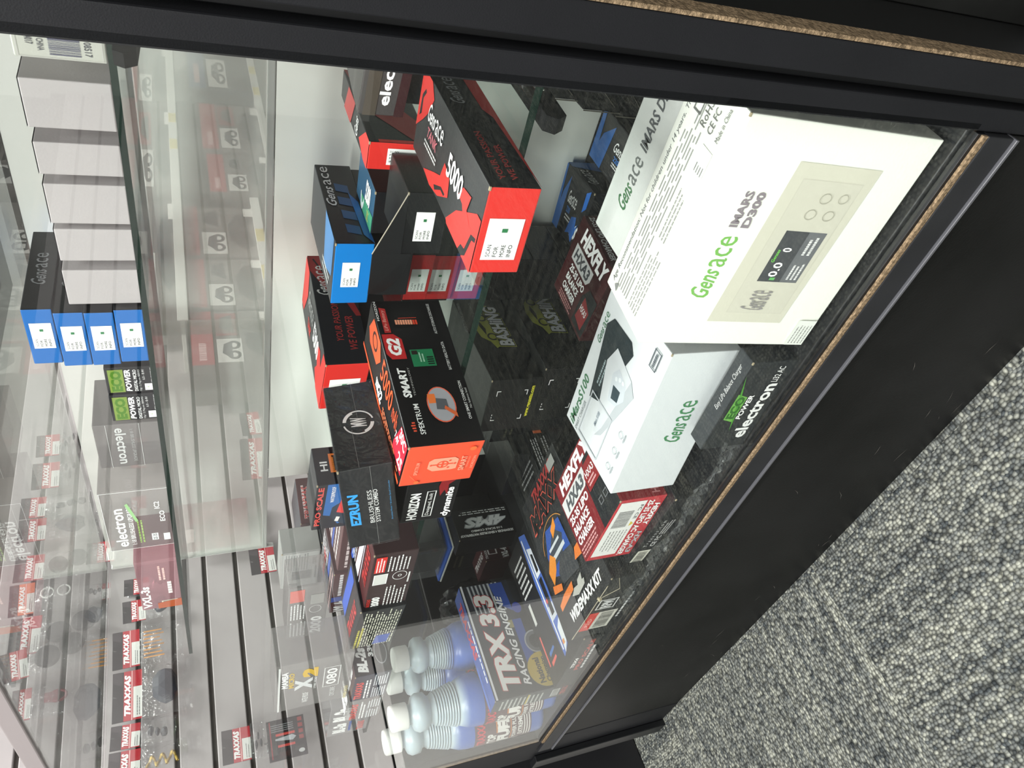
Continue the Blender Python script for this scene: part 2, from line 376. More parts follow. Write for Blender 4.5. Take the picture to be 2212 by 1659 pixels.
def bracket(x, y0, y1, z):
    bm = bmesh.new(); pts = [(y0+.004, 0), (y0-.001, -.008), (y0+.006, -.017), (y1, -.030), (y1, 0)]
    a = [bm.verts.new((x+.8-.006, p[0], z+p[1])) for p in pts]; b = [bm.verts.new((x+.8+.006, p[0], z+p[1])) for p in pts]
    bm.faces.new(a); bm.faces.new(b[::-1])
    for i in range(5): bm.faces.new((a[i], b[i], b[(i+1) % 5], a[(i+1) % 5]))
    bmesh.ops.recalc_face_normals(bm, faces=bm.faces[:])
    o = bm_obj('shelf_bracket', bm, mat('#0d0d0e', .75, .1, noise=.3, nscale=30), case)
    bm = bmesh.new(); bmesh.ops.create_uvsphere(bm, u_segments=12, v_segments=8, radius=.0035)
    for v in bm.verts: v.co = Vector((v.co.x*.5+x+.8+.0065, v.co.y+y0+.045, v.co.z+z-.010))
    s = bm_obj('screw', bm, mat('#c9c9c4', .25, .5, metal=.8), o)
bracket(-.226, .075, .50, .6455); bracket(-1.425, .12, .50, .6455); bracket(-.292, .262, .50, .9325)

# the neighbouring case: second stile, worn board edge, recessed black panel and a metal channel
nb = tag(empty('neighbouring_case', (0, 0, 0)), 'second black cabinet standing right of the showcase with a worn brown panel edge', 'cabinet')
boxo('left_stile', -.1385, -.1165, -.001, .018, .0, 1.3, STILE, nb)
boxo('particleboard_edge', -.1162, -.1135, -.001, .018, .0, 1.3, edge_m(), nb, bev=.0003)
boxo('back_panel', -.136, 1.2, .19, .20, .0, 1.3, mat('#151614', .6, noise=.5, nscale=6), nb)
boxo('side_panel', -.1385, -.137, .019, .2, .0, 1.3, mat('#121312', .5), nb, bev=0)
bm = bmesh.new()
add_box(bm, -.0, .0015, -.001, .012, 0, .30, 0, .0004); add_box(bm, .0, .018, .0105, .012, 0, .30, 0, .0004); add_box(bm, .0165, .018, -.001, .012, 0, .30, 0, .0004)
o = bm_obj('metal_channel', bm, mat('#6f7370', .25, .6, metal=.7), nb); o.location = (-.10, .172, .10); o.rotation_euler = (0, math.radians(70), 0)
boxo('lower_board', -.11, 1.2, .0, .19, .0, .085, mat('#5a5b60', .5), nb)

# ------------------------------------------------------------------ boxes on the lower glass shelf
ZS, ZD, ZT = .6535, .3305, .9405
def redshape(): return [Pg([(0, 0), (.30, 0), (.42, .18), (.36, .30), (.5, .42), (.40, .58), (.18, .38), (0, .46)], RED_),
                        Pg([(.0, .56), (.10, .50), (.22, .62), (.16, .74), (0, .66)], '#c93d3a')]
def side_stripe(c, c2): return [Pg([(0, 0), (1, 0), (1, .34), (.6, .30), (.5, .18), (.2, .14), (0, .02)], c)]
POWER = lambda c: [T('WE POWER', .16, .62, .52, .78, c, .3, .02), T('YOUR PASSION', .10, .40, .60, .56, c, .3, .02)]
carton('battery_box', 'red and black 5000 battery box overhanging the lower shelf at the right', (-.3297, .0384, ZS, .2335, .0743, .186, .0397),
       {'*': BLK_, 'F': RED_, 'B': RED_, 'T': '#2c2d2f'}, [
    ('F', 0, scan_label(.17, .16, .66, .86)),
    ('T', 270, [
        Pg([(0, .30), (0, 1), (.15, 1), (.21, .86), (.15, .62), (.09, .48)], RED_), Pg([(.03, .46), (.06, .52), (.055, .70), (.09, .80), (.075, .83), (.035, .72)], BLK_),
        Pg([(.22, .04), (.38, .22), (.46, .30), (.49, .50), (.58, .44), (.60, .24), (.47, .06), (.34, 0)], RED_), Pg([(.40, .10), (.50, .22), (.56, .22), (.55, .18), (.50, .18), (.42, .06)], BLK_),
        Pg([(.63, .04), (.73, .30), (.95, .62), (1, .62), (1, 0), (.65, 0)], RED_), Pg([(.83, 0), (.855, .10), (.90, .12), (.935, .36), (.99, .40), (.99, .35), (.955, .32), (.92, .07), (.88, 0)], BLK_),
        Pg([(.72, .48), (.76, .62), (.86, .66), (.84, .48), (.90, .40), (.82, .36), (.78, .46)], RED_),
        T('5000', .53, .42, .75, .70, '#f4f4f4', 0, .025), ga(.17, .58, .42, .80, '#f0f0f0'), T('TANK', .20, .42, .36, .54, '#c96b78', .2, .02), LN(.18, .28, .38, .38, 2, '#dddddd')]),
    ('R', 0, [Pg([(0, 0), (1, 0), (1, .30), (.62, .26), (.55, .12), (.2, .05)], '#a5201f'), T('YOUR PASSION', .05, .60, .42, .74, '#a02a28', -.2, .02), T('WE POWER', .05, .36, .32, .50, '#a02a28', -.2, .02), ga(.66, .55, .9, .85, GREY_)])])

# Spektrum-style pack
carton('battery_box', 'black and orange 5000 mAh smart battery box at the middle front of the lower shelf', (-.5553, .0095, ZS, -4.86, .0636, .1784, .0706),
       {'*': '#0d0d0f', 'F': '#f0583a', 'B': '#e8622d'}, [
    ('F', 0, [Pg([(.36, .28), (.60, .28), (.66, .34), (.66, .62), (.60, .68), (.42, .68), (.34, .60), (.34, .34)], '#f6a489'),
              R(.485, .34, .515, .62, '#e8583c'), R(.41, .47, .59, .50, '#e8583c'), RG(.5, .485, .09, .08, '#e8583c', .25), E(.5, .64, .02, .018, '#e8583c'), E(.5, .32, .02, .018, '#e8583c'), E(.41, .40, .018, .016, '#e8583c'), E(.59, .40, .018, .016, '#e8583c'),
              T('SMART', .30, .17, .68, .25, '#f6a489', 0, .03), T('TECHNOLOGY', .36, .125, .66, .15, '#f39a7f', 0, 0), T('HORIZON', .34, .05, .66, .09, '#f6a489', 0, .01), T('SPEKTRUM', .30, .80, .62, .85, '#f6a489', 0, .01),
              Pg([(.10, .78), (.3, .9), (.302, .893), (.103, .773)], '#f37a55'), E(.1, .78, .04, .035, '#f2743f'), E(.86, .14, .05, .045, '#f2743f')]),
    ('T', 270, [R(0, 0, .985, .07, '#ef5a2e'), Pg([(.06, .60), (.12, .95), (.30, .95), (.36, .70), (.30, .45), (.12, .42)], '#f1592f'), RG(.21, .70, .06, .16, '#3a1a12', .3),
                T('5000', .40, .50, .66, .94, '#f1592f', 0, .01), T('mAh', .69, .56, .79, .90, '#f1592f', 0, .0), T('G2', .40, .12, .50, .40, '#ffffff', .2, .04),
                Pg([(.80, .42), (.86, .96), (.99, .96), (.99, .25), (.80, .25)], '#d2243a'), T('7.4V', .80, .50, .87, .66, '#ffffff'), T('2S', .90, .30, .98, .56, '#ffffff', 0, .02), T('30C', .86, .72, .97, .95, '#ffffff', 0, .02),
                LN(.55, .08, .95, .30, 3, '#f07a50'), T('SMART', .36, .16, .42, .38, '#ffffff')]),
    ('R', 0, [T('SPEKTRUM', .07, .74, .26, .81, '#ffffff', 0, .01), [R(.09+.016*i, .85, .099+.016*i, .89+.008*(i % 3), '#f05a3c') for i in range(4)],
              T('SMART', .30, .79, .50, .90, '#ffffff', .15, .04), T('TECHNOLOGY', .31, .735, .50, .76, '#b9b9b9', 0, 0),
              Pg([(.56, .72), (.70, .72), (.74, .82), (.74, .98), (.60, .98), (.56, .92)], '#c4282a'), T('G2', .585, .76, .71, .94, '#ffffff', .2, .045), Pg([(.75, .84), (.93, .84), (.94, .93), (.75, .93)], '#b32a2a'), T('LiPo Battery', .765, .855, .92, .915, '#f3b4a8', .2, 0),
              T('HORIZON', .82, .985-.35, .97, .985-.30, '#ffffff', 0, .02) if 0 else T('HORIZON', .84, .955, .985, .99, '#ffffff', 0, .01),
              R(.50, .34, .62, .66, '#1f7a4f'), R(.585, .56, .612, .64, '#2a211c'), [R(.512+.015*i, .36, .52+.015*i, .45, '#0d0d0f') for i in range(4)], LN(.53, .48, .60, .56, 2, '#a7d3b9'),
              E(.24, .44, .115, .19, '#f06a4a'), E(.24, .44, .108, .175, '#a9a9b0'), Pg([(.25, .50), (.31, .50), (.31, .60), (.25, .60)], '#f07c3a'), Pg([(.20, .36), (.27, .36), (.28, .50), (.21, .52)], '#5a5d63'), Pg([(.15, .27), (.18, .27), (.23, .40), (.21, .42)], '#d9683a'),
              [R(.80+.006*0, .44+.036*i, .835, .468+.036*i, '#f0a080' if i > 1 else '#d8452a') for i in range(9)], R(.845, .44, .849, .70, '#d8452a'),
              T('ONE SMART CONNECTION', .13, .10, .38, .14, '#e8e8e8', 0, .01), T('No balance lead', .20, .05, .33, .08, '#d0d0d0', 0, 0), T('BATTERY HEALTH DATA', .46, .16, .66, .20, '#d8d8d8', 0, .01), T('AUTO STORAGE DISCHARGE', .72, .20, .95, .24, '#cfcfcf', 0, .01)])])

carton('battery_charger_box', 'small black box with white hobby lettering under the shrink-wrapped cube', (-.640, .0233, ZS, 2, .080, .12, .0548), '#131315', [
    ('F', 0, [T('HORIZON', .06, .70, .60, .90, '#ffffff', 0, .04), FR(.10, .42, .62, .60, '#dddddd', .008, .02), T('Designed, built', .13, .46, .58, .55, '#e8e8e8', .1, 0), Pg([(.7, .4), (.5, .34), (.62, .28), (.5, .2), (.72, .22), (.8, .1), (.86, .26), (.98, .3), (.85, .36)], '#8c1d22'), T('dynamite', .06, .05, .66, .24, '#ffffff', .1, .03)])])
carton('motor_box', 'shrink-wrapped black cube box with a white circular emblem on its side', (-.6431, .0082, .7110, 8.47, .1102, .1219, .0499), '#17181b', [
    ('F', 0, [T('EZRUN', .30, .70, .70, .90, '#35a3ea', .08, .05), T('BRUSHLESS', .30, .44, .72, .53, '#d8d8d8', 0, .01), T('SYSTEM COMBO', .30, .33, .72, .42, '#e8e8e8', 0, .01), T('Brushless Motor + Brushless Speed Controller', .30, .08, .80, .12, '#3f97cf', 0, 0), R(.0, .415, 1, .42, '#9a9a9a')]),
    ('R', 0, [RG(.5, .45, .14, .30, '#f2f2f2', .10, 100, 260), RG(.5, .45, .14, .30, '#f2f2f2', .22, 200, 262), RG(.5, .45, .14, .30, '#f2f2f2', .10, 280, 440), RG(.5, .45, .14, .30, '#f2f2f2', .22, 20, 82), T('MW', .44, .30, .56, .60, '#f2f2f2', .3, .03), R(.0, .60, .42, .606, '#8f8f8f'), R(.55, .45, 1, .455, '#8f8f8f')])],
    tilt=(-3.17, -9.34))
film = boxo('shrink_film', -.001, .1112, -.001, .1229, -.0002, .0509, clear('shrink_film', (.98, .98, .98, 1), fac=.015, rough=.08, gain=1.0, wrinkle=.25, wscale=60), [o for o in C.objects if o.name.startswith('motor_box')][0], bev=.001)

def tank_prints(num, c, ctop):
    return [('F', 0, scan_label(.2, .16, .68, .86)),
            ('T', 270, [Pg([(1, 0), (.8, 0), (.7, .2), (.76, .4), (.66, .7), (.8, .8), (.86, .6), (.9, 1), (1, 1)], c), Pg([(0, 1), (0, .1), (.1, .1), (.2, .6), (.16, 1)], c), T(num, .52, .40, .74, .80, '#f4f4f4', 0, .035), T('TANK', .3, .2, .44, .4, c, .2, .02), ga(.24, .55, .48, .85, '#9a9a9a')]),
            ('R', 0, [Pg([(.42, 0), (1, .5), (1, 1), (.86, 1), (.60, .60), (.56, .30), (.42, .12)], '#7a1f20' if c == RED_ else '#17508c'), Pg([(.60, .34), (.97, .86), (.965, .9), (.59, .37)], '#0f1012'), T('WE POWER', .12, .22, .42, .40, '#8c2a2a' if c == RED_ else '#2567a8', .2, .01), T('YOUR PASSION', .20, .50, .56, .66, '#8c2a2a' if c == RED_ else '#2567a8', .2, .01), ga(.62, .62, .9, .92, '#b0b0b0')])]
carton('battery_box', 'red and black 5300 battery box behind the shrink-wrapped cube', (-.747, .283, .6895, -10.4, .1013, .178, .0551),
       {'*': '#15171c', 'F': RED_, 'B': RED_, 'T': '#3a3b3d'}, tank_prints('5300', RED_, 0))
carton('battery_box', 'flat plain black carton carrying the 5300 battery box', (-.735, .29, ZS, -10.4, .085, .17, .0352), '#141416', [])
carton('battery_box', 'bright blue ended battery box with scan label in the shelf centre', (-.561, .278, .7010, -.4, .0839, .158, .0424),
       {'*': '#15171c', 'F': '#0f78c8', 'B': '#0f78c8', 'T': '#3a3c40'}, [
    ('F', 0, scan_label(.29, .32, .70, .78)), ('T', 270, [Pg([(.6, 1), (.66, .2), (.95, .4), (.95, 1)], '#4d7fb4'), LN(.6, .1, .9, .3, 2, '#c9c9c9')]),
    ('R', 0, [[Pg([(.10+.17*i, .26), (.20+.17*i, .26), (.23+.17*i, .62), (.13+.17*i, .62)], '#1f4a78') for i in range(4)], ga(.45, .68, .96, .94, '#cfd2d6'), Pg([(.0, 0), (.5, .1), (.62, .3), (.1, .22)], '#1c5fa0')])])
carton('battery_box', 'plain black carton below the bright blue ended battery box', (-.556, .285, ZS, -.4, .075, .15, .0466), '#131416', [])
carton('battery_box', 'black battery box with blue green 5200 lettering behind the open carton', (-.474, .292, ZS, 1, .052, .085, .050), {'*': '#141518', 'T': '#28506e'}, [
    ('T', 270, [Pg([(.3, 0), (1, 0), (1, .4), (.3, .3)], '#3d8c6c'), T('5200', .52, .35, .80, .85, '#f4f4f4', .1, .04), T('35C', .70, .05, .8, .28, '#c9b95a', 0, .01), RG(.40, .5, .12, .5, '#c9ced2', .3, 200, 330)])])
bkr = carton('open_carton', 'black carton with torn open triangular end flap and scan label', (-.4376, .207, ZS, 1.7, .069, .076, .0413), '#17181a', [('F', 0, scan_label(.22, .28, .70, .74))])
bm = bmesh.new()
pts = [(.0, -.0008, .069), (-.045, -.006, .070), (-.046, -.0055, .062), (-.043, -.005, .053), (-.036, -.004, .045), (-.026, -.003, .038), (-.013, -.0015, .033), (0, -.0006, .030)]
a = [bm.verts.new(p) for p in pts]; b = [bm.verts.new((p[0], p[1]+.0006, p[2])) for p in pts]
bm.faces.new(a); bm.faces.new(b[::-1])
for i in range(len(a)): j = (i+1) % len(a); bm.faces.new((a[i], b[i], b[j], a[j]))
bmesh.ops.recalc_face_normals(bm, faces=bm.faces[:]); bm_obj('end_flap', bm, mat('#1a1b1d', .35), bkr)
bm = bmesh.new(); v = [bm.verts.new(p) for p in ((.069, -.0004, .0405), (0, -.0008, .069), (0, -.0008, .0405))]; bm.faces.new(v); bm_obj('torn_flap', bm, mat('#1d1e20', .35), bkr)
bm = bmesh.new(); tube(bm, [(.069, -.0006, .0410), (.035, -.0008, .0548), (0, -.0008, .0692)], .0006); bm_obj('torn_paper_edge', bm, mat('#b9b0a0', .8), bkr)
carton('battery_box', 'narrow red battery box standing on edge at the right rear of the lower shelf', (-.3925, .2877, ZS, -.8, .0305, .1517, .0638),
       {'*': '#191a1c', 'F': RED_, 'B': RED_, 'L': RED_}, [('F', 270, scan_label(.30, .2, .78, .8)),
       ('R', 0, [Pg([(0, .2), (.35, .75), (1, 1), (1, .62), (.6, .45), (.25, 0), (0, 0)], '#8c1f22'), R(.0, .1, .035, .85, RED_)]), ('T', 0, [Pg([(0, 0), (1, .0), (1, .12), (.3, .30), (0, .12)], RED_), Pg([(0, .6), (1, .5), (1, .75), (0, .85)], '#a83230'), T('Gens', .15, .35, .8, .45, '#eeeeee', .3, .01)])])
carton('receiver_pack', 'smoky clear wrapped carton with white electr lettering beside the right stile', (-.3215, .262, .6955, -13, .115, .065, .0425), None,
       [('F', 0, [T('electron', .10, .36, .78, .60, '#ffffff', 0, .03), Pg([(0, .0), (1, 0), (1, .18), (0, .22)], '#3a1f22'), R(.0, .62, .5, .9, '#4d463e')])], cat='box', mt=clear('smoked_pack', (.35, .33, .32, 1), (.12, .11, .11, 1), .6, .05, gain=1.5), body='clear_wrap')
carton('battery_box', 'plain black carton under the smoky clear wrapped carton', (-.313, .272, ZS, -8, .095, .09, .0415), '#16171a', [])

maroon = '#3a2425'
carton('motor_box', 'dark maroon box with white 2000 and drawing of a motor', (-.914, .0713, ZS, 0, .1357, .088, .0555), {'*': '#3a2a2b', 'T': '#4a2426'}, [
    ('F', 0, [T('2000', .04, .66, .24, .86, '#f3f3f3', .15, .05), T('TRAXXAS', .03, .88, .22, .97, '#d03a34', .2, .03), R(.48, .60, .66, .92, '#d9d9d6'), FR(.48, .60, .66, .92, '#ffffff', .006, .02), RG(.60, .32, .075, .17, '#f0f0f0', .08), RG(.60, .32, .02, .045, '#f0f0f0', .3),
              R(.70, .70, .96, .94, RED_), LN(.71, .72, .95, .92, 3, '#ffffff', .4), LN(.04, .08, .44, .60, 6, '#f0f0f0', .35), LN(.70, .14, .97, .66, 6, '#f0f0f0', .35), LN(.46, .06, .68, .14, 1, '#eeeeee')]),
    ('T', 0, [Pg([(0, .75), (.7, 1), (.2, 1), (0, 1)], '#2c4fa8'), T('TRAXXAS', .30, .12, .86, .34, '#b03333', .25, .04), Pg([(.1, .5), (.9, .45), (.9, .62), (.1, .7)], '#e6e6ea'), LN(.1, .72, .9, .95, 3, '#cccccc'), R(.02, .4, .98, .43, '#b9b9c4')])])
carton('motor_box', 'black box printed with dense white and yellow specification tables', (-1.0415, .0797, ZS, -5.96, .137, .078, .0605), '#191a1d', [
    ('F', 0, [LN(.02, .04, .98, .88, 14, '#dcdcc8', .45), [R(.0, .28*i+.0, 1, .28*i+.012, '#ffffff') for i in ()], R(.33, 0, .345, .92, '#191a1d'), R(.66, 0, .675, .92, '#191a1d'), LN(.02, .80, .6, .96, 2, '#cfc64a', .6), Pg([(.05, .15), (.28, .12), (.28, .45), (.05, .5)], '#2c4fa8')]),
    ('T', 0, [T('TRAXXAS', .1, .15, .8, .4, '#b03030', .25, .04), R(.05, .6, .95, .9, '#2a52b0')])])
carton('speed_control_box', 'dark box with a window and BL-2s lettering at the left of the lower shelf', (-1.1642, .0512, ZS, 0, .0883, .062, .0546), {'*': '#22293a', 'R': '#0e0f11', 'T': '#3a2022'}, [
    ('R', 0, [T('BL-2s', .06, .62, .70, .90, '#f3f3f3', .25, .06), T('3300', .42, .42, .92, .56, '#f3f3f3', .1, .05), Pg([(.14, .06), (.8, .06), (.84, .14), (.84, .40), (.14, .40)], '#2b2e31'), RG(.5, .22, .3, .17, '#8f9498', .1)]),
    ('F', 0, [T('TRAXXAS', .08, .72, .76, .93, '#e04a42', .2, .04), LN(.06, .50, .9, .68, 2, '#ffffff', .5), LN(.04, .06, .46, .46, 6, '#dfe3ea', .5), LN(.52, .06, .96, .46, 6, '#dfe3ea', .5)]),
    ('T', 0, [T('BL-2s', .1, .2, .9, .8, '#dddddd', .2, .05)])])
carton('speed_control_box', 'pale clear box with red maker lettering at the far left of the lower shelf', (-1.2545, .0546, ZS, 0, .0807, .07, .0532), None, [
    ('F', 0, [T('TRAXXAS', .08, .72, .84, .92, '#e8635c', .2, .04), LN(.06, .48, .9, .66, 2, '#ffffff', .5), LN(.04, .06, .46, .44, 5, '#e8ecf0', .5), LN(.52, .06, .96, .44, 5, '#e8ecf0', .5)]), ('T', 0, [T('BL-2s', .05, .15, .8, .7, '#f4f4f4', .2, .05)])], mt=PALE, body='clear_box')
carton('speed_control_box', 'low clear pack printed BL-2s against the left end glass', (-1.395, .085, ZS, 0, .125, .07, .07), None, [
    ('F', 0, [T('BL-2s', .08, .55, .42, .88, '#ffffff', .2, .06), LN(.10, .40, .44, .52, 1, '#3c62b4'), T('TRAXXAS', .06, .10, .36, .28, '#d8635c', .2, .03), T('BL-2s', .50, .45, .95, .92, '#ffffff', .25, .06), T('Waterproof', .5, .30, .85, .40, '#2c3038', 0, .01), LN(.5, .06, .9, .24, 2, '#c9ced8')])], mt=clear('pale_clear', (.95, .95, .95, 1), (.6, .6, .6, 1), .22, .1), body='clear_box')
carton('speed_control_box', 'tall clear box standing in for the reflected MAMBA MICRO X2 lettering', (-1.178, .066, .7092, 1.1, .150, .06, .108), None, [  # mirror image in the end glass, built as a see-through box
    ('F', 0, [T('MAMBA', .52, .84, .86, .92, '#f4f4f4', .1, .03), T('MICRO', .50, .76, .82, .83, '#d9b95a', 0, .03), T('X', .42, .52, .66, .75, '#d9dadc', 0, .07), T('2', .66, .46, .86, .66, '#d9b23c', .1, .08), T('EXTREME 1:18 SCALE', .40, .47, .64, .50, '#f0f0f0', 0, .01), T('WATER PROOF', .12, .56, .34, .64, '#f0f0f0', 0, .01), T('080', .42, .20, .76, .34, '#f0f0f0', 0, .02), FR(.38, .16, .80, .38, '#e0e0e0', .008, .012),
              T('CRYO DRIVE', .14, .2, .34, .27, '#d8d8d8', 0, .01), T('MAMBA MICRO', .02, .02, .30, .07, '#e6d9a0', 0, .01), R(.02, .94, .98, .965, '#e6e6e6')])], mt=PALE, body='clear_box')
carton('speed_control_box', 'dark box with red PRO SCALE lettering and a lit truck picture', (-.862, .172, .7175, -5.6, .114, .055, .047), {'*': '#101418', 'T': '#2a2c30'}, [
    ('F', 0, [T('PRO SCALE', .10, .80, .95, .95, '#e0554c', .0, .03), Pg([(.2, .0), (1, 0), (1, .72), (.34, .74), (.3, .5), (.1, .3)], '#2464a8'), Pg([(.06, .06), (.42, .04), (.60, .30), (.5, .52), (.30, .55), (.18, .4)], '#1b2c38'), Pg([(.34, .18), (.62, .12), (.66, .30), (.38, .38)], '#d8413c'), Pg([(.56, .02), (.75, .02), (.7, .16), (.6, .14)], '#e8ecee'), Pg([(.16, .30), (.26, .26), (.28, .36), (.18, .40)], '#f2eee4'), T('WATERPROOF', .62, .5, .95, .6, '#ffffff', 0, .01)]),
    ('R', 0, [FR(.3, .15, .8, .6, '#e07a35', .05, .08), LN(.36, .2, .74, .55, 4, '#d8803c'), T('HI', .35, .66, .6, .85, '#eeeeee')])])
carton('motor_box', 'plain dark carton holding up the PRO SCALE box', (-.850, .175, ZS, -5.6, .095, .05, .0635), '#191a1d', [])
carton('speed_control_box', 'maroon box with red maker script behind the PRO SCALE box', (-1.274, .406, .6815, -12, .111, .09, .056), {'*': '#4a2a2c', 'T': '#55585e'}, [
    ('F', 0, [T('CLOAKS', .2, .45, .9, .75, '#b9b9bd', .2, .04), T('TRAXXAS', .04, .20, .5, .40, '#e0554c', .25, .04), LN(.55, .06, .98, .36, 3, '#d8d0d0'), LN(.04, .04, .5, .16, 1, '#ffffff')]), ('R', 0, [LN(.1, .1, .9, .9, 5, '#c9b4b4'), T('TRAXXAS', .1, .6, .8, .85, '#b54a48', .2, .02)])])
carton('motor_box', 'black carton beneath the maroon box at the rear of the lower shelf', (-1.268, .41, ZS, -12, .105, .085, .0272), '#191a1d', [])
carton('servo_box', 'silver grey box back with barcode and compliance marks', (-1.236, .300, .7165, .6, .112, .05, .064), '#9c9c9a', [
    ('F', 0, [R(.02, .03, .98, .97, '#b6b6b4'), LN(.50, .30, .97, .92, 9, '#77787a', .3), BC(.22, .20, .46, .72, '#55565a'), T('VXL-6s', .03, .55, .12, .95, '#55565a', .1, .02), LN(.22, .06, .6, .14, 1, '#6a6a6c'), T('CE FC', .62, .10, .82, .20, '#66676a')])])
carton('motor_box', 'long dark carton beneath the silver grey box back', (-1.235, .300, ZS, .6, .13, .08, .0625), '#232326', [])
carton('motor_box', 'see-through box standing in for the reflection of the 2000 box', (-1.2405, .206, .7200, .8, .165, .055, .062), None, [  # reflection of the maroon motor box, built as a see-through box
    ('F', 0, [T('2000', .06, .10, .40, .40, '#f0f0f0', .1, .04), R(.74, .6, .96, .96, '#d8837c'), LN(.4, .55, .72, .95, 5, '#f0f0f0', .4), LN(.06, .5, .36, .95, 5, '#e8e8e8', .4), RG(.56, .3, .07, .16, '#e8e8e8', .1), R(.66, .1, .84, .44, '#b9b9b6')])], mt=PALE, body='clear_box')
carton('speed_control_box', 'maroon and blue striped box printed VXL-4s behind the 2000 box', (-1.140, .190, ZS, .7, .118, .095, .066), {'*': '#4a2a2c', 'T': '#5c5458'}, [
    ('F', 0, [T('VXL-4s', .02, .55, .30, .92, '#f4f4f4', .1, .05), R(.30, 0, .42, 1, '#3c54a8'), LN(.45, .1, .98, .9, 5, '#e4e0e4', .5)]),
    ('T', 0, [R(.0, .3, 1, .45, '#4a62b4'), LN(.05, .5, .95, .95, 5, '#e9e6ea', .5), LN(.05, .02, .95, .28, 2, '#d9b9b9', .5), T('TRAXXAS', .1, .6, .7, .8, '#c04a48', .2, .03)])])
carton('speed_control_box', 'maroon carton with white script behind the PRO SCALE box stand', (-1.0, .185, ZS, 0, .13, .10, .0645), {'*': '#4a2a2c', 'T': '#6a4a4c'}, [
    ('T', 0, [LN(.05, .1, .95, .9, 6, '#e9dfe0', .5), R(.0, .4, 1, .5, '#4a62b4')]), ('F', 0, [LN(.05, .1, .95, .9, 5, '#d9c9ca', .4)])])

# clamshell product hooked over its own stack of blue cards, standing on black cartons
cl = tag(empty('clamshell_pack', (-1.373, .331, .4506), math.radians(-2)), 'clear clamshell with a black part and yellow label on a blue edged card', 'package')
boxo('backing_card', 0, .142, 0, .112, 0, .003, mat('#b9b9b4', .5), cl, bev=.0008)
boxo('blue_card_face', .002, .140, .0015, .110, .0031, .0075, mat('#2c4f9c', .5), cl, bev=.0008)
boxo('clear_blister', .012, .128, .006, .104, .0078, .082, CLAM, cl, bev=.006)
boxo('black_part', .022, .118, .014, .094, .0085, .070, mat('#1b1c1e', .3), cl, bev=.008)
boxo('yellow_label', .060, .108, .055, .09, .0702, .0710, mat('#c9c63a', .5), cl, bev=0)
# stack of red ended boxes seen below the glass shelf
RD = {'*': '#1b1c1f', 'F': '#c42a2a', 'B': '#c42a2a', 'T': '#5c2022'}
carton('balance_charger_box', 'maroon charger box under the stack of red ended boxes', (-.640, .277, ZD, -6.1, .1319, .1113, .0646), {'*': '#3a1518', 'T': '#4a1c1f'}, [
    ('T', 270, [R(0, .55, .88, 1, '#3a1214'), T('HEXFLY', .16, .76, .92, .96, '#ffffff', .1, .05), Pg([(.12, .52), (.62, .52), (.68, .60), (.68, .72), (.12, .72)], '#cfcfcf'), T('HXA3', .16, .55, .62, .69, '#4a4c50', .1, .04), T('2S-3S LIPO', .18, .40, .64, .49, '#ffffff', .1, .03), T('BALANCE', .18, .28, .56, .37, '#ffffff', .1, .03), T('CHARGER', .18, .16, .56, .25, '#ffffff', .1, .03), LN(.18, .03, .6, .13, 3, '#c98c8c'),
                Pg([(.66, .05), (1, .05), (1, .56), (.76, .56), (.66, .4)], '#191b1d'), Pg([(.70, .14), (.92, .10), (.94, .36), (.74, .44)], '#8c2428'), T('HXA3', .73, .26, .90, .34, '#eeeeee', 0, .02)]),
    ('R', 180, [T('2S-3S LIPO CHARGER', .04, .08, .80, .22, '#b9b9b9', .1, .03), T('HX-A3', .1, .36, .82, .80, '#6a6c70', .2, .05), T('HEXFLY', .5, .85, .95, .97, '#9a9a9a', .1, .02)])])
for i, h_ in enumerate((.045, .045, .0455, .045)):
    z0 = .3310+.0506*i; h_ = .0502
    carton('battery_box', 'plain black carton, number %s up in the hidden stack under the red ended boxes' % ('one', 'two', 'three', 'four')[i], (-.668, .402, z0, 0, .075, .085, h_), '#151618', [], tabs=False)['label'] = ('black carton on the deck behind the maroon charger box, lowest of four', 'black carton second from the deck behind the maroon charger box', 'black carton third from the deck behind the maroon charger box', 'black carton topmost of four behind the maroon charger box')[i]
carton('battery_box', 'red ended battery box lowest of the three seen under the shelf glass', (-.606, .334, .5390, -4, .074, .15, .037), RD, [('F', 0, scan_label(.2, .25, .7, .9))])
carton('battery_box', 'red ended battery box middle of the three under the shelf glass', (-.6033, .3312, .5765, -4, .074, .15, .038), RD, [('F', 0, scan_label(.2, .25, .7, .9))])
carton('battery_box', 'red ended battery box uppermost of the three under the shelf glass', (-.5923, .3181, .6150, -4, .074, .15, .0308), RD, [('F', 0, scan_label(.2, .15, .7, .85))])

carton('battery_box', 'red ended battery box beside the torn flap, left of the three', (-.690, .43, .6080, -4, .080, .07, .0330), RD, [('F', 0, scan_label(.2, .15, .7, .85))])
carton('battery_box', 'black carton holding the left red ended box up', (-.690, .430, .5390, -4, .078, .07, .0685), '#141518', [], tabs=False)
tag(boxo('cardboard_sheet', -.668, -.520, .336, .488, .5337, .5385, mat('#26231f', .8), bev=.0005), 'thin dark cardboard sheet under the three red ended boxes', 'cardboard')

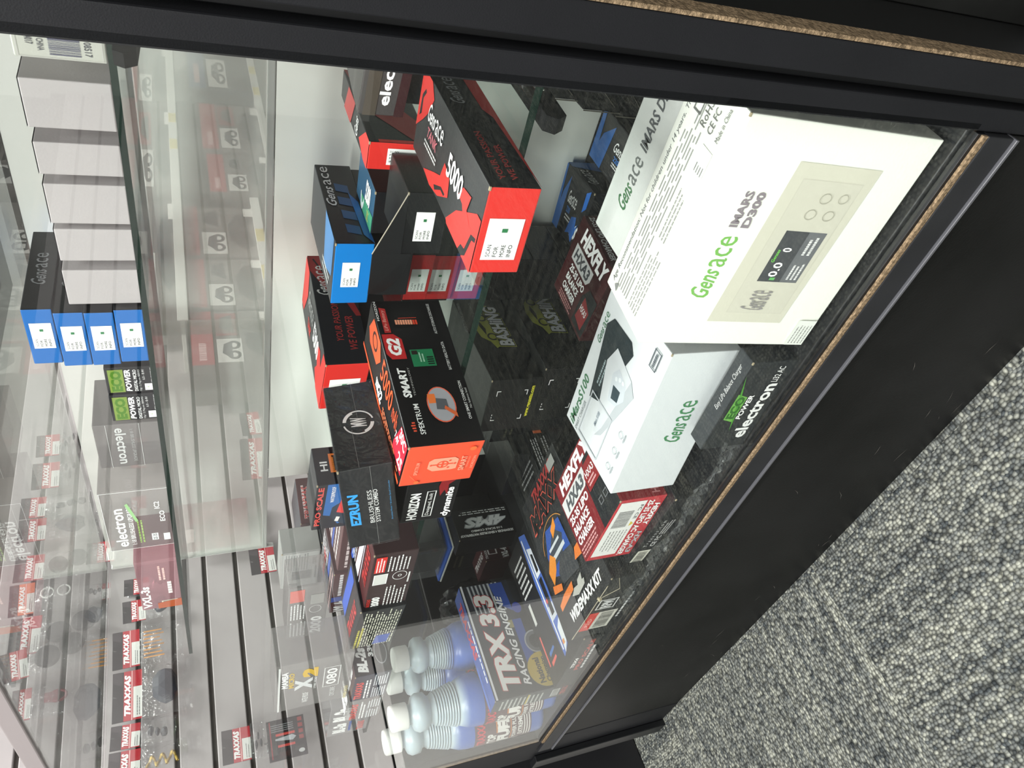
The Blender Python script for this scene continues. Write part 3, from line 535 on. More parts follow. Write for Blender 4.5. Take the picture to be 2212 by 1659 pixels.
# ------------------------------------------------------------------ boxes on the black deck
carton('charger_box', 'large white charger box with green lettering and a screen picture, front right', (-.4016, .0120, .3382, -.34, .2208, .0867, .1828), {'*': '#eff0e8', 'R': '#c9cac3'}, [
    ('F', 0, [ga(.25, .755, .54, .86, '#7ab85a'), T('IMARS', .58, .795, .73, .84, '#8b8289', 0, .04), T('D300', .58, .735, .73, .78, '#8b8289', 0, .045),
              Pg([(.13, .24), (.86, .22), (.86, .66), (.13, .68)], '#d2cfc0'), [Pg([(.18, .27), (.80, .27), (.80, .60), (.18, .60)], '#c9c6b8'), Pg([(.183, .275), (.797, .275), (.797, .595), (.183, .595)], '#cecbbd')],
              R(.345, .30, .585, .53, '#46484c'), R(.345, .30, .585, .40, '#6a6c70'), T('0.0', .37, .44, .44, .49, '#ffffff', 0, .02), T('0', .49, .44, .51, .49, '#ffffff', 0, .02), LN(.36, .31, .44, .38, 3, '#e6e6e6', .5), LN(.48, .32, .57, .38, 2, '#e6e6e6', .5), T('Genses', .44, .50, .50, .52, '#7ad05a', .3), R(.355, .44, .368, .47, '#6ab86a'),
              ga(.20, .40, .30, .54, '#8f8c8c'),
              RG(.66, .46, .022, .03, '#a9a698', .12), RG(.66, .36, .022, .03, '#a9a698', .12), RG(.73, .43, .022, .03, '#a9a698', .12), RG(.71, .52, .02, .026, '#a9a698', .12) if 0 else RG(.735, .335, .02, .026, '#a9a698', .12),
              R(.01, .015, .15, .13, '#e9ebe6'), LN(.02, .02, .14, .12, 5, '#8c8c8a', .35)]),
    ('T', 0, [T('Age Recommendation: Not for children under 14 years. This is not', .05, .84, .98, .92, '#77787a', .15, 0), LN(.06, .50, .96, .80, 6, '#9a9b98', .35), LN(.06, .22, .36, .46, 5, '#a3a4a0', .35), LN(.40, .30, .62, .46, 3, '#a3a4a0', .35), R(.70, .22, .80, .42, '#e9ebe6'), LN(.705, .24, .74, .40, 4, '#7a7a78', .4), T('RoHS', .84, .50, .93, .60, '#6f6f6e', 0, 0), T('CE FC', .84, .36, .93, .45, '#6f6f6e', 0, 0), T('Made in China', .84, .22, .96, .28, '#6f6f6e', 0, 0), FR(.86, .64, .92, .78, '#6f6f6e', .006, .015),
              Pg([(.03, .74), (.05, .82), (.07, .74)], '#8a8b8a')])], rough=.5, tilt=(-4.35, .3))
carton('charger_box', 'white charger box standing behind the large white one', (-.378, .119, ZD, -1, .20, .06, .1755), {'*': '#dcdedb'}, [('T', 0, [ga(.20, .35, .46, .65, '#4a7a52', '#6f7472'), T('IMARS D300', .5, .38, .84, .62, '#5a5d60', .1, .02)])], rough=.5)
carton('charger_box', 'white S100 smart charger box with tilted device picture', (-.656, .0334, .3605, 4.75, .2126, .136, .0890), {'*': '#dfe3e6', 'R': '#c6c9cc'}, [
    ('F', 0, [ga(.38, .30, .68, .56, '#4a8a5c'), ]),
    ('T', 0, [T('iMarsS100', .02, .84, .38, .94, '#3f7a54', .15, .02), T('SMART CHARGER', .02, .77, .24, .81, '#8a9094', 0, 0), ga(.62, .88, .82, .95, '#4a7a5c'),
              Pg([(.30, .76), (.76, .88), (.83, .80), (.83, .48), (.78, .40), (.34, .62)], '#1d2a30'), LN(.42, .66, .6, .74, 2, '#9fb0b4'), Pg([(.16, .52), (.60, .70), (.72, .62), (.66, .30), (.55, .24), (.20, .42)], '#d9dde1'), Pg([(.15, .50), (.20, .41), (.60, .20), (.66, .30), (.24, .44)], '#bfc4c9'),
              Pg([(.42, .50), (.58, .56), (.64, .50), (.60, .34), (.52, .30), (.44, .38)], '#cfd5dc'), Pg([(.45, .47), (.53, .50), (.54, .38), (.47, .37)], '#33434c'), E(.575, .49, .013, .02, '#e6eaee'), E(.595, .44, .013, .02, '#e6eaee'), E(.60, .385, .013, .02, '#e6eaee'),
              T('iMars S100', .20, .52, .30, .56, '#8c9aa8', .1, .01), FR(.04, .34, .36, .74, '#c6cbd0', .01, .015), RG(.12, .16, .02, .035, '#9aa0a6', .15), RG(.24, .16, .02, .035, '#9aa0a6', .15), RG(.36, .16, .02, .035, '#9aa0a6', .15), LN(.10, .08, .16, .12, 1, '#a9aeb4'), LN(.22, .08, .28, .12, 1, '#a9aeb4'), LN(.34, .08, .40, .12, 1, '#a9aeb4'), FR(.84, .08, .95, .18, '#5a6068', .006, .012), LN(.85, .10, .94, .16, 1, '#5a6068')])], rough=.5)
carton('charger_box', 'low black carton hidden under the white S100 charger box', (-.645, .045, ZD, 4.75, .19, .12, .0295), '#141517', [], tabs=False)
carton('charger_box', 'small black charger box with electron lettering at the front of the deck', (-.5502, .0062, ZD, 1.25, .1304, .0235, .0581), {'*': '#26292c', 'T': '#34373a'}, [
    ('F', 0, [Pg([(.33, .66), (.62, .66), (.66, .90), (.37, .90)], '#6fb04c'), Pg([(.22, .60), (.5, .70), (.86, .98), (.5, .78)], '#4f9a35'), T('ECO', .37, .68, .63, .88, '#2f6a22', .1, .05), T('POWER', .36, .52, .64, .64, '#ffffff', .2, .03), T('electron', .12, .16, .76, .46, '#f4f4f4', 0, .03), T('Li32 AC', .78, .22, .95, .36, '#eeeeee', .1, .01)]),
    ('T', 0, [T('Easy LiPo Balance Charger', .42, .3, .9, .62, '#d8d8d8', .2, 0)])])
carton('charger_box', 'flat black box with barcode and website under the front red charger box', (-.8488, .0303, ZD, -4, .185, .12, .0300), '#1b1c1f', [
    ('F', 0, [R(.06, .16, .28, .84, '#e6e4d6'), BC(.08, .26, .26, .74), LN(.01, .1, .05, .9, 1, '#dddddd'), T('T r a x x a s . c o m', .34, .60, .72, .78, '#cfcfcf', 0, 0), T('CE FC', .34, .22, .50, .46, '#dddddd', 0, .02), LN(.52, .12, .72, .5, 3, '#bdbdbd')])])
hx = [R(0, .0, .62, 1, '#7c1d24'), Pg([(.58, 0), (1, 0), (1, .8), (.72, .8), (.60, .6)], '#1f2225'), T('HEXFLY', .10, .80, .96, .97, '#ffffff', .15, .05), Pg([(.02, .56), (.58, .56), (.66, .62), (.66, .76), (.02, .76)], '#d9d9d9'), T('HXA3', .10, .585, .60, .735, '#55585c', .2, .05),
      T('2S-3S LIPO', .04, .43, .56, .53, '#ffffff', .1, .035), T('BALANCE', .04, .30, .46, .40, '#ffffff', .1, .035), T('CHARGER', .04, .17, .46, .27, '#ffffff', .1, .035), LN(.03, .02, .5, .14, 3, '#d9a0a0', .5), Pg([(.62, .44), (.90, .44), (.90, .74), (.70, .74), (.62, .62)], '#8c2428'), T('HXA3', .66, .58, .86, .66, '#eeeeee', 0, .02), LN(.66, .47, .86, .56, 2, '#e0b0b0'), FR(.70, .20, .78, .28, '#77797c', .01, .01), FR(.82, .20, .90, .28, '#77797c', .01, .01)]
carton('balance_charger_box', 'red charger box with white barcode label at the front of the deck', (-.8115, .0325, .3610, -.28, .1385, .1185, .068), {'*': '#8f1f28', 'F': '#c33a42'}, [
    ('F', 180, [R(.04, .46, .96, .92, '#c33a42') if 0 else R(.04, .05, .93, .60, '#f1f1ee'), BC(.18, .12, .44, .44, '#2a2a30'), LN(.50, .14, .90, .56, 6, '#8a8a88', .3), Pg([(.36, .50), (.40, .58), (.44, .50)], '#d9c23a'), T('FC CE', .10, .50, .32, .57, '#44464a', 0, .01),
                T('2S-3S LIPO AC CHARGER', .04, .64, .96, .77, '#ffffff', .1, .03), T('HEXFLY', .10, .81, .46, .93, '#ffffff', .15, .04), T('HX-A3', .56, .81, .94, .93, '#b9babd', .15, .04)]),
    ('T', 0, hx), ('R', 0, [T('HEXFLY.COM', .05, .12, .6, .3, '#d88c90', 0, .02)])])
carton('vehicle_parts_box', 'black WIDEMAXX KIT box with orange truck parts picture and crushed corner', (-1.0132, .0128, ZD, -.7, .183, .2385, .0611), {'*': '#1f2022', 'T': '#26272a'}, [
    ('T', 0, [[R(.0, .02+.022*i, .62, .025+.022*i, '#34363a') for i in range(30)], T('TRAXXAS', .30, .88, .86, .96, '#b93a38', .3, .04), T('MAXX', .08, .72, .90, .87, '#e4604e', .2, .07), T('MAXX', .09, .73, .88, .86, '#16171a', .2, .045),
              R(.78, .88, .94, .95, '#b9bab8'), Pg([(.16, .52), (.30, .66), (.62, .62), (.64, .40), (.40, .30), (.16, .38)], '#2a4f9e'), Pg([(.20, .50), (.44, .62), (.58, .52), (.46, .42), (.24, .42)], '#39414c'), R(.26, .45, .56, .48, '#c9ced2'), R(.24, .52, .50, .54, '#c9ced2'), Pg([(.10, .34), (.24, .40), (.30, .46), (.22, .52), (.08, .44)], '#e08a2c'), Pg([(.40, .56), (.52, .60), (.54, .66), (.40, .62)], '#e08a2c'), RG(.42, .52, .3, .17, '#c98a3c', .03, 30, 170),
              Pg([(.28, .28), (.64, .24), (.66, .40), (.40, .44), (.26, .36)], '#3c3e42'), Pg([(.04, .30), (.22, .26), (.24, .30), (.06, .35)], '#e07a30'), Pg([(.06, .17), (.40, .19), (.42, .24), (.20, .235), (.06, .21)], '#e07a30'), Pg([(.40, .38), (.62, .32), (.64, .38), (.52, .44)], '#e07a30') if 0 else Pg([(.62, .30), (.78, .28), (.80, .36), (.68, .36)], '#e07a30'),
              Pg([(.34, .165), (.46, .13), (.62, .14), (.64, .17), (.60, .175), (.62, .215), (.52, .205), (.50, .18), (.42, .19)], '#b9b9b2'), T('WIDEMAXX KIT', .18, .045, .92, .115, '#f4f4f4', .2, .045)]),
    ('F', 0, [R(.14, .18, .44, .92, '#dcdad0'), BC(.16, .26, .42, .62), Pg([(.10, .40), (.20, .36), (.40, 1.0), (.20, 1.0)], '#d8392f') if 0 else R(.13, .70, .44, .96, '#d8392f'), T('RED', .2, .78, .34, .88, '#f6b0a8'), FR(.50, .40, .66, .90, '#e6e6e6', .01, .03), T('RPM', .52, .5, .64, .8, '#e6e6e6', 0, .03), LN(.3, .04, .75, .14, 1, '#e6e6e6', .6)])])
# crumpled corner and lifted flap of that box
o = [q for q in C.objects if q.name.startswith('vehicle_parts_box')][-1]
bm = bmesh.new()
pts = [(-.0005, -.002, .0585), (.16, -.002, .0585), (.150, -.012, .024), (.02, -.014, .006)]
a = [bm.verts.new(p) for p in pts]; b = [bm.verts.new((p[0], p[1]+.0008, p[2]-.0006)) for p in pts]; bm.faces.new(a); bm.faces.new(b[::-1])
for i in range(4): j = (i+1) % 4; bm.faces.new((a[i], b[i], b[j], a[j]))
bmesh.ops.recalc_face_normals(bm, faces=bm.faces[:])
if 0: bm_obj('lifted_flap', bm, mat('#26272a', .45), o)
else: bm.free()
bm = bmesh.new(); tube(bm, [(0, -.0006, .061), (.06, -.0012, .0612), (.12, -.0008, .0608), (.165, -.001, .061)], .0007); tube(bm, [(.128, -.0008, .0605), (.150, -.001, .036), (.183, -.001, .050)], .0005); bm_obj('worn_paper_edge', bm, mat('#a9a08c', .85), o)
bm = bmesh.new(); bmesh.ops.create_icosphere(bm, subdivisions=2, radius=.004)
for v in bm.verts: v.co = Vector((.128, -.001, .0605))+v.co*random.uniform(.5, 1.1)
bm_obj('crushed_corner', bm, mat('#c9bd9e', .9), o)
truck = [Pg([(.04, .60), (.16, .70), (.62, .92), (.95, .95), (.98, .84), (.5, .70), (.2, .56)], '#c9ccd6')]
carton('vehicle_parts_box', 'long black PRO SCALE TRX4 box at the front left of the deck', (-1.1959, .0068, ZD, 1.8, .174, .25, .0367), {'*': '#17181a', 'T': '#1b1c1e', 'F': '#222326'}, [
    ('F', 0, [T('TRX4', .42, .66, .62, .84, '#f4f4f4', .1, .05), T('PRO SCALE', .36, .36, .96, .58, '#c8564e', 0, .035), LN(.38, .14, .94, .28, 1, '#eaeaea', .8)]),
    ('T', 0, [Pg([(.50, .06), (.66, .10), (.70, .50), (.66, .95), (.50, 1.0), (.46, .6)], '#4a6ab8'), Pg([(.56, .07), (.66, .12), (.68, .28), (.58, .24)], '#d9dde0'), Pg([(.54, .26), (.66, .30), (.68, .40), (.55, .38)], '#c9402f') if 0 else Pg([(.54, .30), (.68, .30), (.68, .40), (.55, .40)], '#c9ced6'), Pg([(.57, .33), (.65, .33), (.66, .60), (.58, .60)], '#15171b'), Pg([(.56, .62), (.68, .62), (.68, .82), (.57, .86)], '#d9dde6'), Pg([(.60, .65), (.66, .65), (.66, .78), (.61, .80)], '#15171b'), R(.52, .10, .545, .95, '#e2e4ea'), R(.57, .12, .62, .15, '#d98a3c'), R(.56, .42, .60, .45, '#c9402f'),
              T('Traxxas', .06, .10, .34, .13, '#d8584e', .2, .03) if 0 else R(.10, .12, .13, .34, '#d8584e'), Pg([(.18, .10), (.34, .12), (.33, .14), (.18, .13)], '#d8584e'), Pg([(.20, .16), (.36, .18), (.35, .20), (.2, .19)], '#3a6ab0'), R(.12, .42, .18, .58, '#c9c9c4'), LN(.10, .62, .42, .90, 6, '#e6e6e6', .4), R(.72, .14, .98, .16, '#2c2d30')])])
carton('engine_box', 'black and blue TRX 3.3 racing engine box with a gold round sticker', (-1.244, .0089, ZD, 3.1, .0442, .2185, .1426), {'*': '#1c1e22', 'T': '#2f4f9c', 'F': '#34383c'}, [
    ('R', 0, [[R(.02+.0*i, 0, .98, 1, '#24272b')], R(.36, .34, .995, .985, '#262b36'), [Pg([(.72+.0*i, .88-.055*i), (.99, .90-.055*i), (.99, .875-.055*i), (.72, .86-.055*i)], '#b4b8bc') for i in range(8)], Pg([(.70, .40), (.98, .42), (.98, .60), (.78, .56)], '#2f4fa0'),
              R(.36, .40, .58, .44, '#6a5f34') if 0 else R(.10, .34, .62, .46, '#2a4896'), E(.40, .26, .09, .12, '#55595e'), E(.40, .26, .06, .08, '#2a2c30'), RG(.40, .26, .10, .14, '#9a9da2', .12), E(.24, .18, .05, .07, '#6a6d72'), R(.55, .46, .62, .52, '#8c8458'), E(.72, .34, .05, .06, '#2f3f9c'),
              T('TRX 3.3', .05, .62, .90, .88, '#c0282a', .18, .07), T('TRX 3.3', .055, .63, .895, .87, '#eceae6', .18, .045), T('RACING ENGINE', .06, .50, .86, .59, '#e8e8e8', .3, .025),
              E(.16, .28, .145, .21, '#b9a032'), T('National', .05, .31, .26, .39, '#33301c', 0, .04), T('Champion', .05, .22, .26, .29, '#33301c', 0, .04), LN(.06, .12, .26, .20, 3, '#4a4528', .4),
              R(.0, .0, 1, .06, '#1a1c1f'), T('Traxxas', .10, .10, .44, .15, '#d8584e', .2, .03), T('POWER', .56, .16, .74, .2, '#e0e0e0', .2, .03), R(.0, .965, 1, .99, '#e6e6ea')]),
    ('T', 270, [T('TRAXXAS', .10, .2, .60, .7, '#c8343c', .2, .05), LN(.3, .75, .9, .92, 1, '#ffffff', .6), Pg([(.64, .1), (.98, .1), (.98, .3), (.64, .3)], '#4468b8')]),
    ('F', 0, [T('TRX-3.3', .2, .04, .9, .11, '#b8403c', .2, .04), R(.2, .14, .8, .24, '#d9dbd8'), BC(.22, .15, .78, .23), LN(.1, .34, .9, .92, 10, '#c9ccc8', .4), R(.1, .55, .9, .57, '#c9b23a')])])
# black bashing boxes, stacked
def bash(r):
    g = '#9c9e34'
    return [('F', 0, [[R(.22+.05*i, .84, .245+.05*i, .855, '#f0f0f0') for i in range(3)], R(.22, .78, .235, .855, '#f0f0f0'), R(.78, .78, .795, .855, '#f0f0f0'), R(.70, .84, .79, .855, '#f0f0f0'), R(.22, .26, .235, .33, '#f0f0f0'), R(.22, .26, .31, .275, '#f0f0f0'), R(.78, .26, .795, .33, '#f0f0f0'), R(.70, .26, .79, .275, '#f0f0f0'), T('www.gensattu.com', .26, .12, .86, .21, '#e6e23a', 0, .03)]),
            ('R', 0, [Pg([(.36, .60), (.44, .66), (.50, .80), (.62, .84), (.72, .78), (.80, .66), (.84, .58), (.70, .52), (.5, .5), (.38, .52)], g), RG(.50, .58, .045, .10, '#20210f', .35), RG(.74, .62, .045, .10, '#20210f', .35), Pg([(.52, .68), (.64, .74), (.70, .70), (.60, .64)], '#20210f'),
                      T('BASHiNG', .36, .20, .90, .54, g, .12, .11), T('BASHiNG', .37, .215, .89, .525, '#15161a', .12, .085), T('BASHiNG', .38, .23, .88, .51, '#dcdce0', .12, .04)])]
carton('battery_box', 'black box with yellow green bashing emblem, lower of the stacked pair', (-.8261, .2943, ZD, 1.9, .1129, .212, .0852), '#131414', bash(0), rough=.5)
carton('battery_box', 'black box with yellow green bashing emblem, upper of the stacked pair', (-.8285, .2835, .4165, 5.5, .103, .205, .0835), '#141514', bash(0), rough=.5)
carton('speed_control_box', 'black 4MS sensorless combo box standing on end', (-1.245, .315, ZD, 2, .05, .0682, .1193), '#101113', [
    ('R', 90, [T('SIDEWINDER 4 SENSORLESS WATERPROOF', .04, .84, .96, .92, '#e8e8e8', 0, .03), T('1:10 SCALE COMBO', .22, .72, .76, .79, '#e0e0e0', 0, .03), T('4MS', .08, .28, .86, .66, '#8f9296', .3, .09), T('4MS', .09, .30, .84, .63, '#d0d2d4', .3, .05), LN(.05, .06, .95, .2, 2, '#e6e6e6', .4)])])
carton('speed_control_box', 'dark maroon box with a white truck outline on the deck', (-1.3369, .2976, ZD, 0, .08, .0452, .0562), {'*': '#2c1416', 'R': '#331618', 'T': '#3a1a1c'}, [
    ('R', 0, [T('VXL-4s', .06, .1, .6, .35, '#d9d9d9', .2, .05), FR(.3, .5, .85, .85, '#c9c4c4', .03, .05), T('TRAXXAS', .1, .88, .7, .98, '#c9c4c4', .2, .03)]), ('T', 0, [T('TRAXXAS', .1, .3, .9, .6, '#b9b4b4', .2, .03)])])
carton('vehicle_parts_box', 'black parts box with small white instructions beside the stacked pair', (-1.040, .2769, ZD, -3.6, .10, .1306, .040), '#131416', [
    ('R', 0, [LN(.04, .55, .6, .9, 3, '#e0e0e0', .4), LN(.1, .1, .6, .4, 2, '#c9c9c9', .4), R(.64, .2, .8, .6, '#d8662e')]), ('T', 0, [LN(.2, .1, .9, .5, 5, '#9a9b9c', .35), R(.8, .7, .98, .8, '#d8662e'), FR(.1, .55, .7, .9, '#77797c', .01, .01), T('SERIES', .12, .6, .6, .7, '#77797c', .2, .02)])])
carton('vehicle_parts_box', 'plain black carton stacked on the parts box with instructions', (-1.048, .310, .3715, 2, .11, .14, .031), '#121315', [('T', 0, [LN(.1, .6, .6, .9, 3, '#4a4c50', .3)])], tabs=False)
for i, (x, y, z, a, l, w, h, lb) in enumerate([(-.955, .36, .3310, 0, .11, .14, .10, 'plain black carton left of the stacked bashing pair'), 
                                             (-1.372, .352, .3310, 0, .11, .11, .119, 'black carton at the rear of the deck left of the 4MS box')]):
    carton('vehicle_parts_box', lb, (x, y, z, a, l, w, h), '#121316', [('F', 0, [LN(.1, .6, .6, .8, 2, '#4a4a3a', .4)])], tabs=False)
BL = {'*': '#1c1d20', 'B': BLUE_, 'T': '#1f2022'}
btop = [Pg([(0, .0), (.0, 1), (.05, 1), (.07, .4), (.10, .6), (.24, .9), (.20, 0)], '#2c68b4'), T('2200', .62, .12, .84, .36, '#f4f4f4', 0, .04), ga(.30, .52, .60, .72, '#f2f2f2'), T('2200', .34, .38, .46, .48, '#3a7ac8', 0, .02), LN(.34, .26, .56, .36, 2, '#e8e8e8'),
        Pg([(.48, .10), (.56, .40), (.70, .46), (.74, .30), (.80, .40), (.72, .06), (.60, .16)], '#2a6ac0'), Pg([(.80, .60), (.90, .70), (.92, .98), (.80, .9)], '#2a6ac0')]
carton('battery_box', 'black and blue 2200 battery box nearer the right stile', (-.4099, .2139, .3460, -.7, .064, .16, .072), BL, [('T', 270, btop), ('R', 0, [ga(.3, .6, .7, .9, '#9a9a9a')])])
carton('battery_box', 'thin black carton under the nearer blue 2200 battery box', (-.406, .218, ZD, -.7, .06, .15, .0150), '#17181a', [], tabs=False)
carton('battery_box', 'black and blue 2200 battery box behind the maroon charger box', (-.5774, .392, ZD, 4.8, .098, .095, .0423), BL, [('T', 270, btop), ('R', 0, [ga(.3, .5, .75, .9, '#b9b9b9'), Pg([(.7, 0), (1, 0), (1, 1), (.85, 1)], '#2a5a98')])])
dust = lambda: mat('#1e1e1d', .7, .2, noise=.5, nscale=120, bump=.3, bscale=200)
for i, (z, h, x, lb) in enumerate([(.3305, .0570, -.329, 'dusty black carton on the deck, lowest of the stack at the right stile'), (.3880, .0435, -.333, 'dusty black carton second from the deck at the right stile'), (.4320, .0485, -.3246, 'dusty black carton third from the deck at the right stile'), (.4810, .0470, -.3214, 'dusty black carton topmost of the stack at the right stile')]):
    yy = (.330, .3268, .3167, .3308)[i]
    t = tag(empty('dusty_carton', (x, yy, z), math.radians((0, 1, 3, 0)[i])), lb, 'box')
    boxo('carton', 0, .15, 0, .09, 0, h, dust(), t, bev=.002)
    bm = bmesh.new(); tube(bm, [(.0, -.0006, .001), (.0, -.001, h*.5), (.0, -.0006, h-.001)], .0007); tube(bm, [(.006, -.0006, h*.2), (.03, -.0008, h*.8)], .0003); bm_obj('worn_paper_edge', bm, mat('#6b675e', .9), t)

# crumpled clear bag tucked between the front boxes and the glass
bm = bmesh.new(); nx, nz = 60, 8; G = []
random.seed(11)
for i in range(nx):
    row = []
    for j in range(nz):
        x = -.905+.37*i/(nx-1); f = j/(nz-1)
        row.append(bm.verts.new((x+random.uniform(-.003, .003), .0045+.013*(1-f)*abs(math.sin(i*.9))*.5+.003*random.random(), ZD+.0008+f*(.020+.007*math.sin(i*.35)+.004*random.random()))))
    G.append(row)
for i in range(nx-1):
    for j in range(nz-1): bm.faces.new((G[i][j], G[i+1][j], G[i+1][j+1], G[i][j+1]))
tag(bm_obj('plastic_bag', bm, clear('crumpled_bag', (.96, .97, .98, 1), (.55, .58, .62, 1), .07, .08, gain=3.0, wrinkle=.6), smooth=False), 'crumpled clear plastic bag along the front edge of the deck', 'bag')

bm = bmesh.new(); bmesh.ops.create_icosphere(bm, subdivisions=4, radius=1); random.seed(5)
for v in bm.verts:
    q = v.co.copy(); n_ = math.sin(q.x*9+q.z*5)*.06+math.sin(q.y*13-q.z*8)*.05+random.uniform(-.05, .05)
    v.co = Vector((-1.390+q.x*.042*(1+n_), .275+q.y*.052*(1+n_), max(ZD+.0006, .395+q.z*.068*(1+n_))))
t = tag(bm_obj('black_bag', bm, mat('#17181a', .22, .6, bump=.5, bscale=60)), 'shiny crumpled black plastic bag behind the fuel bottles', 'bag')
boxo('yellow_sticker', -1.3505, -1.3465, .255, .285, .40, .435, mat('#b9a83a', .5), t, bev=.0005)

# ------------------------------------------------------------------ fuel bottles
def fuel_mat():
    mt = bpy.data.materials.new('blue_fuel_plastic'); mt.use_nodes = True; nt = mt.node_tree; b = nt.nodes['Principled BSDF']
    b.inputs['Roughness'].default_value = .3; b.inputs['Subsurface Weight'].default_value = .3; b.inputs['Subsurface Radius'].default_value = (.01, .012, .02)
    tc = nt.nodes.new('ShaderNodeTexCoord'); s = nt.nodes.new('ShaderNodeSeparateXYZ'); nt.links.new(tc.outputs['Object'], s.inputs[0])
    r = nt.nodes.new('ShaderNodeValToRGB'); r.color_ramp.elements[0].position = .165; r.color_ramp.elements[0].color = lin('#4668b4'); r.color_ramp.elements[1].position = .18; r.color_ramp.elements[1].color = lin('#b4c4cc')
    nt.links.new(s.outputs['Z'], r.inputs[0]); nt.links.new(r.outputs[0], b.inputs['Base Color']); return mt
FM = fuel_mat()
def bottle(x, y, lb, H=.30, a=0):
    t = tag(empty('fuel_bottle', (x, y, ZD), a), lb, 'bottle', 'blue fuel bottles at the left end of the deck')
    pr = [(.040, 0), (.0445, .004), (.045, .012), (.045, .150), (.043, .165), (.036, .182)]
    z = .182; r0 = .036
    for i in range(9):
        pr += [(r0-.0012*i-.0020, z+.0045*i), (r0-.0012*i-.0020, z+.0045*i+.0008), (r0-.0012*i+.0016, z+.0045*i+.0022), (r0-.0012*i+.0016, z+.0045*i+.0032)]
    pr += [(.0235, .226), (.0235, .231), (.031, .236), (.032, .250), (.028, .257), (.0165, .262), (.0165, .272)]
    s = H/.30; pr = [(r, zz*s) for r, zz in pr]
    bm = bmesh.new(); lathe(bm, pr, 36); bm_obj('bottle_body', bm, FM, t)
    bm = bmesh.new(); lathe(bm, [(.0215, .268*s), (.0220, .270*s), (.0220, .294*s), (.0205, .297*s), (.0195, .297*s), (.0190, .2955*s)], 32); bm_obj('cap', bm, mat('#eeeeea', .4), t)
    # wrapped paper label, curved with its print
    bm = bmesh.new(); n = 24; r = .0454; mats = [mat(c, .45) for c in ('#5a4347', '#e8e6e2', '#cc3040', '#d9822c', '#2c3038')]
    def patch(a0, a1, z0, z1, mi, rr):
        k = max(2, int((a1-a0)/.12)); vs = [(bm.verts.new((rr*math.cos(a0+(a1-a0)*i/k), rr*math.sin(a0+(a1-a0)*i/k), z0)), bm.verts.new((rr*math.cos(a0+(a1-a0)*i/k), rr*math.sin(a0+(a1-a0)*i/k), z1))) for i in range(k+1)]
        for i in range(k):
            f = bm.faces.new((vs[i][0], vs[i+1][0], vs[i+1][1], vs[i][1])); f.material_index = mi; f.smooth = True
    patch(-PI*.95, PI*.95, .028, .140*s, 0, r)
    def wtext(s_, a0, a1, z0, z1, mi, rr, sh=.1, bo=.05):
        vs, fs = text_mesh(s_, sh, bo); vv = [bm.verts.new((rr*math.cos(a0+(a1-a0)*u), rr*math.sin(a0+(a1-a0)*u), z0+(z1-z0)*v)) for u, v in vs]
        for f in fs:
            try: g_ = bm.faces.new([vv[i] for i in f]); g_.material_index = mi
            except ValueError: pass
    for c in (-1.15, .95):
        wtext('TRAXXAS', c-.62, c+.62, .120*s, .136*s, 2, r+.0004, .2, .04)
        wtext('TOP', c-.66, c-.1, .098, .116, 1, r+.0004)
        wtext('FUEL', c-.70, c+.62, .072, .096, 1, r+.0004, .1, .07)
        patch(c-.72, c+.7, .0685, .0700, 3, r+.0003); patch(c-.1, c+.7, .0965, .0985, 3, r+.0003)
        wtext('POWER PLUS', c-.62, c+.5, .059, .067, 1, r+.0004, 0, .03)
        wtext('EXTREME', c-.5, c+.4, .046, .055, 1, r+.0004, 0, .03)
        for i in range(3): patch(c-.6, c+.5, .031+.005*i, .033+.005*i, 1, r+.0003)
        patch(c-1.0, c-.76, .05, .11, 1, r+.0003)
    bm_obj('wrap_label', bm, mats, t)
bottle(-1.300, .058, 'foremost blue fuel bottle with white cap beside the engine box')
bottle(-1.3955, .0525, 'blue fuel bottle nearest the left corner post', a=.2)
bottle(-1.305, .160, 'blue fuel bottle with cap touching the BL-2s box above', H=.272)
bottle(-1.398, .157, 'rearmost blue fuel bottle beside the left end glass', H=.272, a=.4)

# ------------------------------------------------------------------ upper shelf
WH = {'*': '#c9c3c5', 'B': '#c9c3c5'}
whites = [((-.320, .2534+.06, ZT, .26, .0340, .09, .0675), 'white box with a barcode and upside-down code, rightmost on the upper shelf', 1),
          ((-.3850, .318, ZT, .2, .0450, .09, .0700), 'wide plain white box second from the right on the upper shelf', 0),
          ((-.4340, .322, ZT, .1, .0330, .09, .0700), 'narrow plain white box third from the right on the upper shelf', 0),
          ((-.4910, .326, ZT, .2, .0446, .09, .0700), 'plain white box fourth from the right on the upper shelf', 0),
          ((-.5390, .329, ZT, .1, .0394, .09, .0700), 'plain white box fifth from the right on the upper shelf', 0),
          ((-.6000, .332, ZT, .1, .0465, .09, .0716), 'plain white box next to the blue ended stack on the upper shelf', 0)]
for ps, lb, bc in whites:
    pr = [('F', 180, [BC(.12, .38, .88, .72, '#3a3a5c'), T('94485 08517', .10, .76, .86, .84, '#55565c', 0, .01), T('MADE IN CHINA', .10, .26, .80, .33, '#55565c', 0, .01), T('ECP-4017', .28, .14, .66, .22, '#4a4b50', 0, .02), FR(.04, .04, .96, .96, '#b9b6b4', .008, .006)])] if bc else [('T', 0, [R(.0, .0, 1, .5, '#3a3a44')])]
    carton('servo_box', lb, ps, {'*': '#aca6a7', 'T': '#57555b'} if not bc else '#b4b4ac', pr, group=None, rough=.5, tabs=False)
BB = {'*': '#121418', 'F': '#1f66b0', 'B': '#1f66b0'}
